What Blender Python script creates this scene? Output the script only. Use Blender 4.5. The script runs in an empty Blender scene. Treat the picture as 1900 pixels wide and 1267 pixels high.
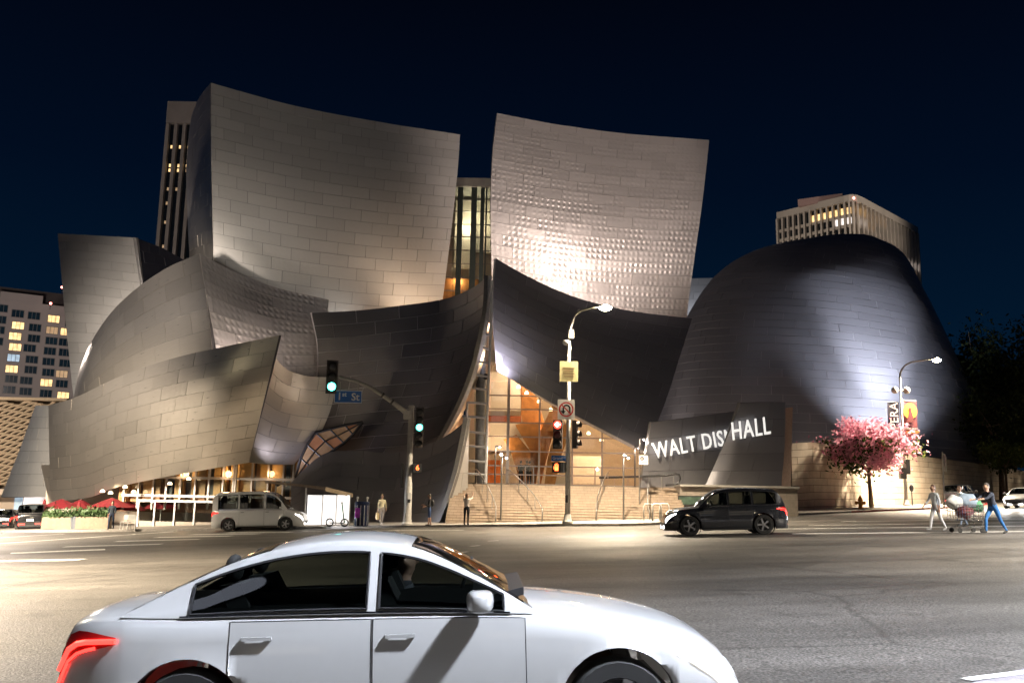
import bpy, bmesh, math, random
import numpy as np
from mathutils import Vector, Matrix, Euler

random.seed(7)
SC = bpy.context.scene
COL = SC.collection
R_ = math.radians

# ------------------------------------------------------------------ camera
FPX, PITCH, ROLL, CZ, SL = 1700.0, R_(9.5), R_(1.1), 1.7, 0.04
_f = Vector((0, math.cos(PITCH), math.sin(PITCH)))
_r0 = Vector((1, 0, 0)); _u0 = Vector((0, -math.sin(PITCH), math.cos(PITCH)))
_r = _r0*math.cos(ROLL) + _u0*math.sin(ROLL)
_u = _u0*math.cos(ROLL) - _r0*math.sin(ROLL)
CAMP = Vector((0, 0, CZ))
cd = bpy.data.cameras.new('camera'); cam = bpy.data.objects.new('camera', cd); COL.objects.link(cam)
m = Matrix((_r, _u, -_f)).transposed().to_4x4(); m.translation = CAMP
cam.matrix_world = m
cd.sensor_width = 36.0; cd.lens = 36.0*FPX/1900.0; cd.clip_start = 0.1; cd.clip_end = 3000
SC.camera = cam

# ------------------------------------------------------------------ world: night sky
wd = bpy.data.worlds.new('World'); SC.world = wd; wd.use_nodes = True
nt = wd.node_tree; nt.nodes.clear()
wo = nt.nodes.new('ShaderNodeOutputWorld'); bg = nt.nodes.new('ShaderNodeBackground')
tc = nt.nodes.new('ShaderNodeTexCoord'); sp = nt.nodes.new('ShaderNodeSeparateXYZ'); rp = nt.nodes.new('ShaderNodeValToRGB')
nt.links.new(tc.outputs['Generated'], sp.inputs[0]); nt.links.new(sp.outputs['Z'], rp.inputs[0])
el = rp.color_ramp.elements
el[0].position = 0.0; el[0].color = (0.0018, 0.0120, 0.030, 1)
el[1].position = 1.0; el[1].color = (0.0006, 0.0012, 0.0040, 1)
e = el.new(0.16); e.color = (0.0009, 0.0086, 0.0240, 1)
e = el.new(0.32); e.color = (0.0006, 0.0040, 0.0135, 1)
e = el.new(0.52); e.color = (0.0006, 0.0014, 0.0046, 1)
nt.links.new(rp.outputs[0], bg.inputs[0]); bg.inputs[1].default_value = 1.0
nt.links.new(bg.outputs[0], wo.inputs[0])
# faint moon-like sky glow
sd = bpy.data.lights.new('moonlight', 'SUN'); sd.energy = 0.02; sd.angle = R_(6); sd.color = (0.75, 0.82, 1.0)
so = bpy.data.objects.new('moonlight', sd); COL.objects.link(so); so.rotation_euler = (R_(40), 0, R_(-30))
SC.view_settings.view_transform = 'Standard'; SC.view_settings.look = 'None'
SC.view_settings.exposure = 0.0; SC.view_settings.gamma = 1.0
SC.cycles.use_denoising = True
SC.cycles.max_bounces = 6; SC.cycles.diffuse_bounces = 3; SC.cycles.glossy_bounces = 3
SC.cycles.transmission_bounces = 4; SC.cycles.transparent_max_bounces = 12
SC.cycles.sample_clamp_indirect = 4.0; SC.cycles.sample_clamp_direct = 0
SC.cycles.caustics_reflective = False; SC.cycles.caustics_refractive = False

# ------------------------------------------------------------------ pixel <-> place helpers
def ray(px, py):
    return _f + _r*((px-950)/FPX) + _u*((633.5-py)/FPX)
def at(px, py, Y):
    d = ray(px, py); return CAMP + d*(Y/d.y)
def slope(x):
    return SL*max(-60.0, min(60.0, x))
def gr(px, py, dz=0.0):
    d = ray(px, py); return CAMP + d*((CZ-dz)/(SL*d.x-d.z))
def proj(P):
    v = Vector(P)-CAMP; z = v.dot(_f)
    return 950+FPX*v.dot(_r)/z, 633.5-FPX*v.dot(_u)/z
def lerp(a, b, t): return a+(b-a)*t
KERB = 0.13

# ------------------------------------------------------------------ mesh builder
class MB:
    def __init__(s): s.v = []; s.f = []; s.mi = []; s.cur = 0
    def quad(s, a, b, c, d):
        n = len(s.v); s.v += [tuple(a), tuple(b), tuple(c), tuple(d)]; s.f.append((n, n+1, n+2, n+3)); s.mi.append(s.cur); return s
    def poly(s, pts):
        n = len(s.v); s.v += [tuple(p) for p in pts]; s.f.append(tuple(range(n, n+len(pts)))); s.mi.append(s.cur); return s
    def box(s, c, size, rot=None, bev=0.0):
        c = Vector(c); hx, hy, hz = [q/2 for q in size]
        n = len(s.v)
        for z in (-hz, hz):
            for (x, y) in ((-hx, -hy), (hx, -hy), (hx, hy), (-hx, hy)):
                p = Vector((x, y, z))
                if rot is not None: p = rot @ p
                s.v.append(tuple(c+p))
        for q in ((0, 3, 2, 1), (4, 5, 6, 7), (0, 1, 5, 4), (1, 2, 6, 5), (2, 3, 7, 6), (3, 0, 4, 7)):
            s.f.append(tuple(n+i for i in q)); s.mi.append(s.cur)
        return s
    def prism(s, pts, off):
        """closed solid: polygon pts extruded by vector off"""
        off = Vector(off); k = len(pts); n = len(s.v)
        s.v += [tuple(p) for p in pts] + [tuple(Vector(p)+off) for p in pts]
        s.f.append(tuple(n+i for i in range(k))[::-1]); s.f.append(tuple(n+k+i for i in range(k))); s.mi += [s.cur]*2
        for i in range(k):
            j = (i+1) % k; s.f.append((n+i, n+j, n+k+j, n+k+i)); s.mi.append(s.cur)
        return s
    def tube(s, pts, r, seg=8, caps=True):
        pts = [Vector(p) for p in pts]; rs = r if isinstance(r, (list, tuple)) else [r]*len(pts)
        n0 = len(s.v); up = None
        for i, p in enumerate(pts):
            t = (pts[min(i+1, len(pts)-1)]-pts[max(i-1, 0)]).normalized()
            if up is None:
                up = t.orthogonal().normalized()
            up = (up - t*up.dot(t)); up = up.normalized() if up.length > 1e-6 else t.orthogonal().normalized()
            w = t.cross(up)
            for k in range(seg):
                a = 2*math.pi*k/seg; s.v.append(tuple(p+(up*math.cos(a)+w*math.sin(a))*rs[i]))
        for i in range(len(pts)-1):
            for k in range(seg):
                a = n0+i*seg+k; b = n0+i*seg+(k+1) % seg
                s.f.append((a, b, b+seg, a+seg)); s.mi.append(s.cur)
        if caps:
            s.f.append(tuple(n0+k for k in range(seg))[::-1]); s.f.append(tuple(n0+(len(pts)-1)*seg+k for k in range(seg))); s.mi += [s.cur]*2
        return s
    def lathe(s, prof, c=(0, 0, 0), seg=16, rot=None, caps=True):
        c = Vector(c); n0 = len(s.v)
        for (r, z) in prof:
            for k in range(seg):
                a = 2*math.pi*k/seg; p = Vector((r*math.cos(a), r*math.sin(a), z))
                if rot is not None: p = rot @ p
                s.v.append(tuple(c+p))
        for i in range(len(prof)-1):
            for k in range(seg):
                a = n0+i*seg+k; b = n0+i*seg+(k+1) % seg
                s.f.append((a, b, b+seg, a+seg)); s.mi.append(s.cur)
        if caps:
            if prof[0][0] > 1e-5: s.f.append(tuple(n0+k for k in range(seg))[::-1]); s.mi.append(s.cur)
            if prof[-1][0] > 1e-5: s.f.append(tuple(n0+(len(prof)-1)*seg+k for k in range(seg))); s.mi.append(s.cur)
        return s
    def sphere(s, c, r, seg=10, rings=7, sc=(1, 1, 1), rot=None):
        prof = []
        n0 = len(s.v); c = Vector(c)
        for i in range(rings+1):
            th = math.pi*i/rings
            for k in range(seg):
                a = 2*math.pi*k/seg
                p = Vector((sc[0]*r*math.sin(th)*math.cos(a), sc[1]*r*math.sin(th)*math.sin(a), sc[2]*r*math.cos(th)))
                if rot is not None: p = rot @ p
                s.v.append(tuple(c+p))
        for i in range(rings):
            for k in range(seg):
                a = n0+i*seg+k; b = n0+i*seg+(k+1) % seg
                s.f.append((a, a+seg, b+seg, b)); s.mi.append(s.cur)
        return s
    def grid(s, rows):
        n0 = len(s.v); h = len(rows); w = len(rows[0])
        for r in rows: s.v += [tuple(p) for p in r]
        for i in range(h-1):
            for j in range(w-1):
                a = n0+i*w+j; s.f.append((a, a+1, a+w+1, a+w)); s.mi.append(s.cur)
        return s

OFFS = {}     # thing -> world position of its base, for things whose parts are given in world coordinates
def _off(parent):
    p = parent
    while p is not None:
        if p.name in OFFS: return OFFS[p.name]
        p = p.parent
    return None
def obj(name, mb, material, parent=None, smooth=False, label=None, kind=None, weld=False, angle=None):
    me = bpy.data.meshes.new(name)
    off = _off(parent)
    vs = mb.v if off is None else [(x-off[0], y-off[1], z-off[2]) for (x, y, z) in mb.v]
    me.from_pydata(vs, [], mb.f); me.validate()
    mats = material if isinstance(material, (list, tuple)) else [material]
    for mm in mats: me.materials.append(mm)
    if len(mats) > 1 and len(me.polygons) == len(mb.mi): me.polygons.foreach_set('material_index', mb.mi)
    if weld:
        bm = bmesh.new(); bm.from_mesh(me); bmesh.ops.remove_doubles(bm, verts=bm.verts, dist=0.0005)
        bmesh.ops.recalc_face_normals(bm, faces=bm.faces); bm.to_mesh(me); bm.free()
    if smooth: me.polygons.foreach_set('use_smooth', [True]*len(me.polygons))
    if angle is not None:
        me.polygons.foreach_set('use_smooth', [True]*len(me.polygons)); me.set_sharp_from_angle(angle=R_(angle))
    o = bpy.data.objects.new(name, me); COL.objects.link(o)
    if parent is not None: o.parent = parent
    if label: o['label'] = label
    if kind: o['kind'] = kind
    return o
def thing(name, label, cat, loc=(0, 0, 0), rotz=0.0, group=None, world=False):
    o = bpy.data.objects.new(name, None); COL.objects.link(o); o.location = loc; o.rotation_euler = (0, 0, rotz)
    o.empty_display_size = 0.3
    o['label'] = label; o['category'] = cat
    if group: o['group'] = group
    if world: OFFS[o.name] = tuple(loc)
    return o
def tag(o, label, cat, group=None):
    o['label'] = label; o['category'] = cat
    if group: o['group'] = group
    return o
def structure(o): o['kind'] = 'structure'; return o
def dup(root, loc=None, rotz=None, label=None):
    def cp(o, par):
        c = o.copy(); COL.objects.link(c); c.parent = par
        for ch in list(o.children): cp(ch, c)
        return c
    r = cp(root, None)
    if loc is not None: r.location = loc
    if rotz is not None: r.rotation_euler = (0, 0, rotz)
    if label: r['label'] = label
    return r
def text_mesh(name, s, size, material, parent, mw, ext=0.004, align='CENTER', sx=1.0, shear=0.0, spacing=1.0, bold=0.0):
    cu = bpy.data.curves.new(name, 'FONT'); cu.body = s; cu.size = size; cu.extrude = ext; cu.align_x = align; cu.align_y = 'CENTER'
    cu.shear = shear; cu.space_character = spacing; cu.offset = bold; cu.resolution_u = 3
    t = bpy.data.objects.new(name+'_tmp', cu); COL.objects.link(t)
    dg = bpy.context.evaluated_depsgraph_get(); me = bpy.data.meshes.new_from_object(t.evaluated_get(dg))
    bpy.data.objects.remove(t); bpy.data.curves.remove(cu)
    me.transform(mw @ Matrix.Diagonal((sx, 1, 1, 1)))
    off = _off(parent)
    if off is not None: me.transform(Matrix.Translation(-Vector(off)))
    me.materials.clear(); me.materials.append(material); me.name = name
    o = bpy.data.objects.new(name, me); COL.objects.link(o); o.parent = parent
    return o
def frame_matrix(o, x, y):
    x = Vector(x).normalized(); y = Vector(y); z = x.cross(y).normalized(); y = z.cross(x)
    M = Matrix((x, y, z)).transposed().to_4x4(); M.translation = Vector(o); return M

# ------------------------------------------------------------------ materials
MATS = {}
def mat(name, col, rough=0.6, metal=0.0, var=0.12, scale=6.0, bump=0.0, bscale=40.0, spec=0.5, emit=None, estr=0.0, coat=0.0):
    if name in MATS: return MATS[name]
    mm = bpy.data.materials.new(name); mm.use_nodes = True; t = mm.node_tree; b = t.nodes['Principled BSDF']
    b.inputs['Roughness'].default_value = rough; b.inputs['Metallic'].default_value = metal
    b.inputs['Specular IOR Level'].default_value = spec; b.inputs['Coat Weight'].default_value = coat
    c = t.nodes.new('ShaderNodeTexCoord'); n = t.nodes.new('ShaderNodeTexNoise'); n.inputs['Scale'].default_value = scale; n.inputs['Detail'].default_value = 6
    t.links.new(c.outputs['Object'], n.inputs['Vector'])
    rmp = t.nodes.new('ShaderNodeValToRGB'); rmp.color_ramp.elements[0].position = 0.3; rmp.color_ramp.elements[1].position = 0.7
    rmp.color_ramp.elements[0].color = tuple(q*(1-var) for q in col)+(1,); rmp.color_ramp.elements[1].color = tuple(min(1, q*(1+var)) for q in col)+(1,)
    t.links.new(n.outputs['Fac'], rmp.inputs[0]); t.links.new(rmp.outputs[0], b.inputs['Base Color'])
    if bump > 0:
        n2 = t.nodes.new('ShaderNodeTexNoise'); n2.inputs['Scale'].default_value = bscale; n2.inputs['Detail'].default_value = 4
        t.links.new(c.outputs['Object'], n2.inputs['Vector'])
        bp = t.nodes.new('ShaderNodeBump'); bp.inputs['Strength'].default_value = bump; bp.inputs['Distance'].default_value = 0.02
        t.links.new(n2.outputs['Fac'], bp.inputs['Height']); t.links.new(bp.outputs[0], b.inputs['Normal'])
    if emit is not None:
        b.inputs['Emission Color'].default_value = tuple(emit)+(1,); b.inputs['Emission Strength'].default_value = estr
    MATS[name] = mm; return mm
def glow(name, col, strength): return mat(name, col, 0.4, var=0.02, emit=col, estr=strength)
def glass(name, tint=(0.9, 0.95, 0.93), refl=0.12, rough=0.02):
    if name in MATS: return MATS[name]
    mm = bpy.data.materials.new(name); mm.use_nodes = True; t = mm.node_tree; t.nodes.clear()
    o = t.nodes.new('ShaderNodeOutputMaterial'); mx = t.nodes.new('ShaderNodeMixShader'); tr = t.nodes.new('ShaderNodeBsdfTransparent'); gl = t.nodes.new('ShaderNodeBsdfGlossy')
    fw_ = t.nodes.new('ShaderNodeLayerWeight'); fw_.inputs['Blend'].default_value = 0.5; fr = t.nodes.new('ShaderNodeMath'); fr.operation = 'POWER'; fr.inputs[1].default_value = 4.0; t.links.new(fw_.outputs['Facing'], fr.inputs[0]); ad = t.nodes.new('ShaderNodeMath'); ad.operation = 'ADD'; ad.inputs[1].default_value = refl*0.5; ad.use_clamp = True
    nz = t.nodes.new('ShaderNodeTexNoise'); nz.inputs['Scale'].default_value = 2.0
    mu = t.nodes.new('ShaderNodeMath'); mu.operation = 'MULTIPLY_ADD'; mu.inputs[1].default_value = 0.02; mu.inputs[2].default_value = rough
    t.links.new(nz.outputs['Fac'], mu.inputs[0]); t.links.new(mu.outputs[0], gl.inputs['Roughness'])
    tr.inputs[0].default_value = tuple(tint)+(1,); t.links.new(fr.outputs[0], ad.inputs[0]); t.links.new(ad.outputs[0], mx.inputs[0])
    t.links.new(tr.outputs[0], mx.inputs[1]); t.links.new(gl.outputs[0], mx.inputs[2]); t.links.new(mx.outputs[0], o.inputs[0])
    MATS[name] = mm; return mm

def steel(name, col, rough, metal, dimple=0.5, warp=0.35, dsize=0.44):
    """brushed steel cladding: per-panel tint, brushing streaks, pillowed sheet"""
    mm = bpy.data.materials.new(name); mm.use_nodes = True; t = mm.node_tree; b = t.nodes['Principled BSDF']; L = t.links.new
    N = lambda k: t.nodes.new(k)
    uv = N('ShaderNodeUVMap'); uv.uv_map = 'UVMap'
    at_ = N('ShaderNodeAttribute'); at_.attribute_name = 'tint'
    sx = N('ShaderNodeSeparateXYZ'); L(uv.outputs[0], sx.inputs[0])
    def sine(sock, k):
        a = N('ShaderNodeMath'); a.operation = 'MULTIPLY'; a.inputs[1].default_value = k; L(sock, a.inputs[0])
        s_ = N('ShaderNodeMath'); s_.operation = 'SINE'; L(a.outputs[0], s_.inputs[0]); return s_.outputs[0]
    su = sine(sx.outputs[0], math.pi/dsize); sv = sine(sx.outputs[1], math.pi/dsize)
    pq = N('ShaderNodeMath'); pq.operation = 'MULTIPLY'; L(su, pq.inputs[0]); L(sv, pq.inputs[1])
    pr = N('ShaderNodeMath'); pr.operation = 'MULTIPLY'; L(pq.outputs[0], pr.inputs[0]); L(pq.outputs[0], pr.inputs[1])
    n1 = N('ShaderNodeTexNoise'); n1.inputs['Scale'].default_value = 0.35; n1.inputs['Detail'].default_value = 2; L(uv.outputs[0], n1.inputs['Vector'])
    na = N('ShaderNodeMapRange'); na.inputs['From Min'].default_value = 0.36; na.inputs['From Max'].default_value = 0.66; na.inputs['To Min'].default_value = 0.05; na.inputs['To Max'].default_value = 1.0; L(n1.outputs['Fac'], na.inputs['Value'])
    am = N('ShaderNodeMath'); am.operation = 'MULTIPLY'; L(pr.outputs[0], am.inputs[0]); L(na.outputs[0], am.inputs[1])
    n2 = N('ShaderNodeTexNoise'); n2.inputs['Scale'].default_value = 1.7; n2.inputs['Detail'].default_value = 3; L(uv.outputs[0], n2.inputs['Vector'])
    b1 = N('ShaderNodeBump'); b1.inputs['Strength'].default_value = dimple; b1.inputs['Distance'].default_value = 0.035; L(am.outputs[0], b1.inputs['Height'])
    b2 = N('ShaderNodeBump'); b2.inputs['Strength'].default_value = warp; b2.inputs['Distance'].default_value = 0.03; L(n2.outputs['Fac'], b2.inputs['Height']); L(b1.outputs[0], b2.inputs['Normal'])
    L(b2.outputs[0], b.inputs['Normal'])
    mp = N('ShaderNodeMapping'); mp.inputs['Scale'].default_value = (0.9, 14.0, 1.0); L(uv.outputs[0], mp.inputs[0])
    n3 = N('ShaderNodeTexNoise'); n3.inputs['Scale'].default_value = 1.5; n3.inputs['Detail'].default_value = 5; L(mp.outputs[0], n3.inputs['Vector'])
    # colour: tint per panel plus faint brushing
    r1 = N('ShaderNodeMapRange'); r1.inputs['To Min'].default_value = 0.92; r1.inputs['To Max'].default_value = 1.07; L(at_.outputs['Fac'], r1.inputs['Value'])
    r2 = N('ShaderNodeMapRange'); r2.inputs['From Min'].default_value = 0.3; r2.inputs['From Max'].default_value = 0.7; r2.inputs['To Min'].default_value = 0.96; r2.inputs['To Max'].default_value = 1.03; L(n3.outputs['Fac'], r2.inputs['Value'])
    mu = N('ShaderNodeMath'); mu.operation = 'MULTIPLY'; L(r1.outputs[0], mu.inputs[0]); L(r2.outputs[0], mu.inputs[1])
    vm = N('ShaderNodeVectorMath'); vm.operation = 'SCALE'; vm.inputs[0].default_value = col; L(mu.outputs[0], vm.inputs['Scale'])
    L(vm.outputs[0], b.inputs['Base Color'])
    r3 = N('ShaderNodeMapRange'); r3.inputs['From Min'].default_value = 0.25; r3.inputs['From Max'].default_value = 0.75; r3.inputs['To Min'].default_value = rough-0.02; r3.inputs['To Max'].default_value = rough+0.03; L(n3.outputs['Fac'], r3.inputs['Value'])
    L(r3.outputs[0], b.inputs['Roughness']); b.inputs['Metallic'].default_value = metal
    MATS[name] = mm; return mm

M_seam = mat('seam_grey', (0.20, 0.19, 0.185), 0.5, metal=0.5)
M_seamL = mat('seam_pale', (0.70, 0.68, 0.70), 0.5, metal=0.35)
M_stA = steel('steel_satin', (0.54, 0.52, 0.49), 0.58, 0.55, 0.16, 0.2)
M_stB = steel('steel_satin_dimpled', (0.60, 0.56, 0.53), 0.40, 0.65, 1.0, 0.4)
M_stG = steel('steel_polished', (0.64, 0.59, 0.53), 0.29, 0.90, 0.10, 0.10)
M_stD = steel('steel_shaded', (0.24, 0.225, 0.23), 0.40, 0.90, 0.06, 0.10)  # same steel as the rest; shade put into a darker colour
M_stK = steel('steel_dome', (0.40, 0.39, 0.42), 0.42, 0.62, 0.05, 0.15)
M_alu = mat('galvanised', (0.55, 0.55, 0.54), 0.45, metal=0.6, bump=0.15)
M_black = mat('black_paint', (0.02, 0.02, 0.022), 0.45, bump=0.1)
M_rubber = mat('rubber', (0.02, 0.02, 0.02), 0.8)
M_conc = mat('concrete', (0.36, 0.34, 0.31), 0.85, bump=0.4, bscale=12, scale=1.5)

def spot(name, loc, target, energy, color, size=90, blend=0.8, parent=None, radius=0.25):
    l = bpy.data.lights.new(name, 'SPOT'); l.energy = energy; l.color = color; l.spot_size = R_(size); l.spot_blend = blend; l.shadow_soft_size = radius
    o = bpy.data.objects.new(name, l); COL.objects.link(o)
    loc = Vector(loc); d = Vector(target)-loc
    o.rotation_euler = d.to_track_quat('-Z', 'Y').to_euler()
    off = _off(parent) if parent else None
    o.location = loc if off is None else loc-Vector(off)
    if parent: o.parent = parent
    return o
def point(name, loc, energy, color, radius=0.15, parent=None):
    l = bpy.data.lights.new(name, 'POINT'); l.energy = energy; l.color = color; l.shadow_soft_size = radius
    o = bpy.data.objects.new(name, l); COL.objects.link(o)
    off = _off(parent) if parent else None
    o.location = Vector(loc) if off is None else Vector(loc)-Vector(off)
    if parent: o.parent = parent
    return o
# ------------------------------------------------------------------ ground, road, pavement
def asphalt():
    mm = bpy.data.materials.new('asphalt'); mm.use_nodes = True; t = mm.node_tree; b = t.nodes['Principled BSDF']; L = t.links.new; N = lambda k: t.nodes.new(k)
    c = N('ShaderNodeTexCoord')
    n1 = N('ShaderNodeTexNoise'); n1.inputs['Scale'].default_value = 0.35; n1.inputs['Detail'].default_value = 5; n1.inputs['Roughness'].default_value = 0.65
    mp = N('ShaderNodeMapping'); mp.inputs['Scale'].default_value = (0.35, 1.0, 1.0); mp.inputs['Rotation'].default_value = (0, 0, R_(12)); L(c.outputs['Object'], mp.inputs[0]); L(mp.outputs[0], n1.inputs['Vector'])
    n2 = N('ShaderNodeTexNoise'); n2.inputs['Scale'].default_value = 34; n2.inputs['Detail'].default_value = 2; L(c.outputs['Object'], n2.inputs['Vector'])
    r1 = N('ShaderNodeValToRGB'); r1.color_ramp.elements[0].position = 0.32; r1.color_ramp.elements[0].color = (0.080, 0.073, 0.065, 1)
    r1.color_ramp.elements[1].position = 0.68; r1.color_ramp.elements[1].color = (0.155, 0.143, 0.128, 1); L(n1.outputs['Fac'], r1.inputs[0])
    r2 = N('ShaderNodeValToRGB'); r2.color_ramp.elements[0].position = 0.36; r2.color_ramp.elements[0].color = (0.35, 0.35, 0.35, 1)
    r2.color_ramp.elements[1].position = 0.66; r2.color_ramp.elements[1].color = (1.6, 1.6, 1.6, 1); L(n2.outputs['Fac'], r2.inputs[0])
    mx = N('ShaderNodeMix'); mx.data_type = 'RGBA'; mx.blend_type = 'MULTIPLY'; mx.inputs['Factor'].default_value = 1.0
    L(r1.outputs[0], mx.inputs[6]); L(r2.outputs[0], mx.inputs[7]); L(mx.outputs[2], b.inputs['Base Color'])
    v = N('ShaderNodeTexVoronoi'); v.feature = 'DISTANCE_TO_EDGE'; v.inputs['Scale'].default_value = 0.22; L(c.outputs['Object'], v.inputs['Vector'])
    # tar-filled cracks and old patches
    nw = N('ShaderNodeTexNoise'); nw.inputs['Scale'].default_value = 1.6; nw.inputs['Detail'].default_value = 3; L(c.outputs['Object'], nw.inputs['Vector'])
    wv = N('ShaderNodeMix'); wv.data_type = 'VECTOR'; wv.inputs['Factor'].default_value = 0.25; L(c.outputs['Object'], wv.inputs[4]); L(nw.outputs['Color'], wv.inputs[5]); L(wv.outputs[1], v.inputs['Vector'])
    cr_ = N('ShaderNodeValToRGB'); cr_.color_ramp.elements[0].position = 0.0; cr_.color_ramp.elements[0].color = (0.6, 0.6, 0.6, 1); cr_.color_ramp.elements[1].position = 0.012; cr_.color_ramp.elements[1].color = (1, 1, 1, 1); L(v.outputs['Distance'], cr_.inputs[0])
    v2 = N('ShaderNodeTexVoronoi'); v2.inputs['Scale'].default_value = 0.16; v2.distance = 'CHEBYCHEV'; L(mp.outputs[0], v2.inputs['Vector'])
    pt_ = N('ShaderNodeMapRange'); pt_.inputs['To Min'].default_value = 0.74; pt_.inputs['To Max'].default_value = 1.2; L(v2.outputs['Color'], pt_.inputs['Value'])
    ms = N('ShaderNodeMapping'); ms.inputs['Scale'].default_value = (0.10, 0.9, 1.0); ms.inputs['Rotation'].default_value = (0, 0, R_(4)); L(c.outputs['Object'], ms.inputs[0])
    n4 = N('ShaderNodeTexNoise'); n4.inputs['Scale'].default_value = 0.55; n4.inputs['Detail'].default_value = 4; n4.inputs['Roughness'].default_value = 0.6; L(ms.outputs[0], n4.inputs['Vector'])
    n5 = N('ShaderNodeTexNoise'); n5.inputs['Scale'].default_value = 0.9; n5.inputs['Detail'].default_value = 3; L(c.outputs['Object'], n5.inputs['Vector'])
    st1 = N('ShaderNodeMapRange'); st1.inputs['From Min'].default_value = 0.35; st1.inputs['From Max'].default_value = 0.65; st1.inputs['To Min'].default_value = 0.7; st1.inputs['To Max'].default_value = 1.25; L(n4.outputs['Fac'], st1.inputs['Value'])
    st2 = N('ShaderNodeMapRange'); st2.inputs['From Min'].default_value = 0.28; st2.inputs['From Max'].default_value = 0.40; st2.inputs['To Min'].default_value = 0.62; st2.inputs['To Max'].default_value = 1.0; L(n5.outputs['Fac'], st2.inputs['Value'])
    sm_ = N('ShaderNodeMath'); sm_.operation = 'MULTIPLY'; L(st1.outputs[0], sm_.inputs[0]); L(st2.outputs[0], sm_.inputs[1])
    sn_ = N('ShaderNodeMath'); sn_.operation = 'MULTIPLY'; L(pt_.outputs[0], sn_.inputs[0]); L(sm_.outputs[0], sn_.inputs[1])
    mA = N('ShaderNodeVectorMath'); mA.operation = 'MULTIPLY'; L(mx.outputs[2], mA.inputs[0]); L(cr_.outputs[0], mA.inputs[1]); mB = N('ShaderNodeVectorMath'); mB.operation = 'SCALE'; L(mA.outputs[0], mB.inputs[0]); L(sn_.outputs[0], mB.inputs['Scale']); L(mB.outputs[0], b.inputs['Base Color'])
    bp = N('ShaderNodeBump'); bp.inputs['Strength'].default_value = 0.8; bp.inputs['Distance'].default_value = 0.015; L(n2.outputs['Fac'], bp.inputs['Height']); L(bp.outputs[0], b.inputs['Normal'])
    rr = N('ShaderNodeMapRange'); rr.inputs['To Min'].default_value = 0.28; rr.inputs['To Max'].default_value = 0.75; L(n1.outputs['Fac'], rr.inputs['Value']); L(rr.outputs[0], b.inputs['Roughness'])
    return mm
M_asph = asphalt()
mb = MB(); xs = [-1500, -300, -60, -30, 0, 30, 60, 300, 1500]; ys = [-200, 0, 40, 100, 300, 2500]
mb.grid([[(x, y, slope(x)) for x in xs] for y in ys])
structure(obj('ground', mb, M_asph))
def gpt(x, y, dz=0.0): return Vector((x, y, slope(x)+dz))

M_paint = mat('road_paint', (0.74, 0.73, 0.70), 0.6, var=0.35, scale=9, bump=0.2)
M_side = mat('pavement', (0.34, 0.31, 0.28), 0.8, var=0.15, scale=1.2, bump=0.3, bscale=25)
M_kerb = mat('kerb', (0.30, 0.28, 0.26), 0.75, var=0.2, bump=0.3)
M_redk = mat('kerb_red', (0.28, 0.05, 0.04), 0.7, var=0.3, bump=0.3)
# kerb line round the corner of the hall's block (far side of the crossing)
KL = [gpt(-120, 70)] + [gpt(-60, 66.5)] + [gpt(-33, 60.5)] + [gr(p, q) for p, q in ((150, 987), (300, 985), (500, 982), (700, 979), (900, 977), (1060, 976), (1150, 976), (1215, 974), (1275, 969), (1400, 960), (1580, 951), (1740, 944))] + [gpt(75, 120), gpt(120, 170)]
mb = MB()
top = [Vector((p.x, p.y, slope(p.x)+KERB)) for p in KL]
inner = []
for i, p in enumerate(top):
    a = top[max(0, i-1)]; c = top[min(len(top)-1, i+1)]; d = (c-a); nrm = Vector((-d.y, d.x, 0)).normalized()
    q = p+nrm*0.16; inner.append(Vector((q.x, q.y, slope(q.x)+KERB)))
kerb_in = inner
bk = MB()
for i in range(len(top)-1):
    red = 1 if (top[i].x > 20 and top[i].x < 60) else 0
    bk.cur = red
    a, b2 = KL[i], KL[i+1]
    a0 = Vector((a.x, a.y, slope(a.x)-0.05)); b0 = Vector((b2.x, b2.y, slope(b2.x)-0.05))
    bk.quad(a0, b0, top[i+1], top[i]); bk.quad(top[i], top[i+1], inner[i+1], inner[i])
structure(obj('kerb', bk, [M_kerb, M_redk]))
far = []
mb = MB()
for i in range(len(inner)-1):
    a, b2 = inner[i], inner[i+1]
    rows = []
    for k in range(8):
        t = k/7.0
        pa = Vector((a.x*(1-0.05*t), a.y+60*t*t+14*t, 0)); pb = Vector((b2.x*(1-0.05*t), b2.y+60*t*t+14*t, 0))
        rows.append((Vector((pa.x, pa.y, slope(pa.x)+KERB-0.004)), Vector((pb.x, pb.y, slope(pb.x)+KERB-0.004))))
    mb.grid(rows)
pavement = structure(obj('pavement', mb, M_side))
# pavement corner on the camera's side, lower right of the frame
c0 = gr(1775, 1275); c1 = gr(1912, 1236)
pts = [c0, c1, Vector((c1.x+6, c1.y+1.6, 0)), Vector((c1.x+8, c1.y-7, 0)), Vector((c0.x-1.5, c0.y-7, 0)), Vector((c0.x-0.8, c0.y-0.6, 0))]
near = MB(); near.prism([Vector((p.x, p.y, slope(p.x)-0.05)) for p in pts], (0, 0, 0.055))
structure(obj('gutter', near, mat('gutter_concrete', (0.23, 0.21, 0.23), 0.8, var=0.25, scale=5, bump=0.5)))

# painted markings, each a thin sheet just above the asphalt
def strip(p0, p1, w0, parent, name='crosswalk_bar', dz=0.004, w1=None):
    a, b2 = Vector(p0), Vector(p1); d = (b2-a); d.z = 0; nrm = Vector((-d.y, d.x, 0)).normalized(); w1 = w1 or w0
    q = [a-nrm*w0/2, b2-nrm*w1/2, b2+nrm*w1/2, a+nrm*w0/2]
    b = MB(); b.quad(*[Vector((p.x, p.y, slope(p.x)+dz)) for p in q])
    return obj(name, b, M_paint, parent)
mk = bpy.data.objects.new('road_markings', None); COL.objects.link(mk); mk['kind'] = 'structure'
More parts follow.
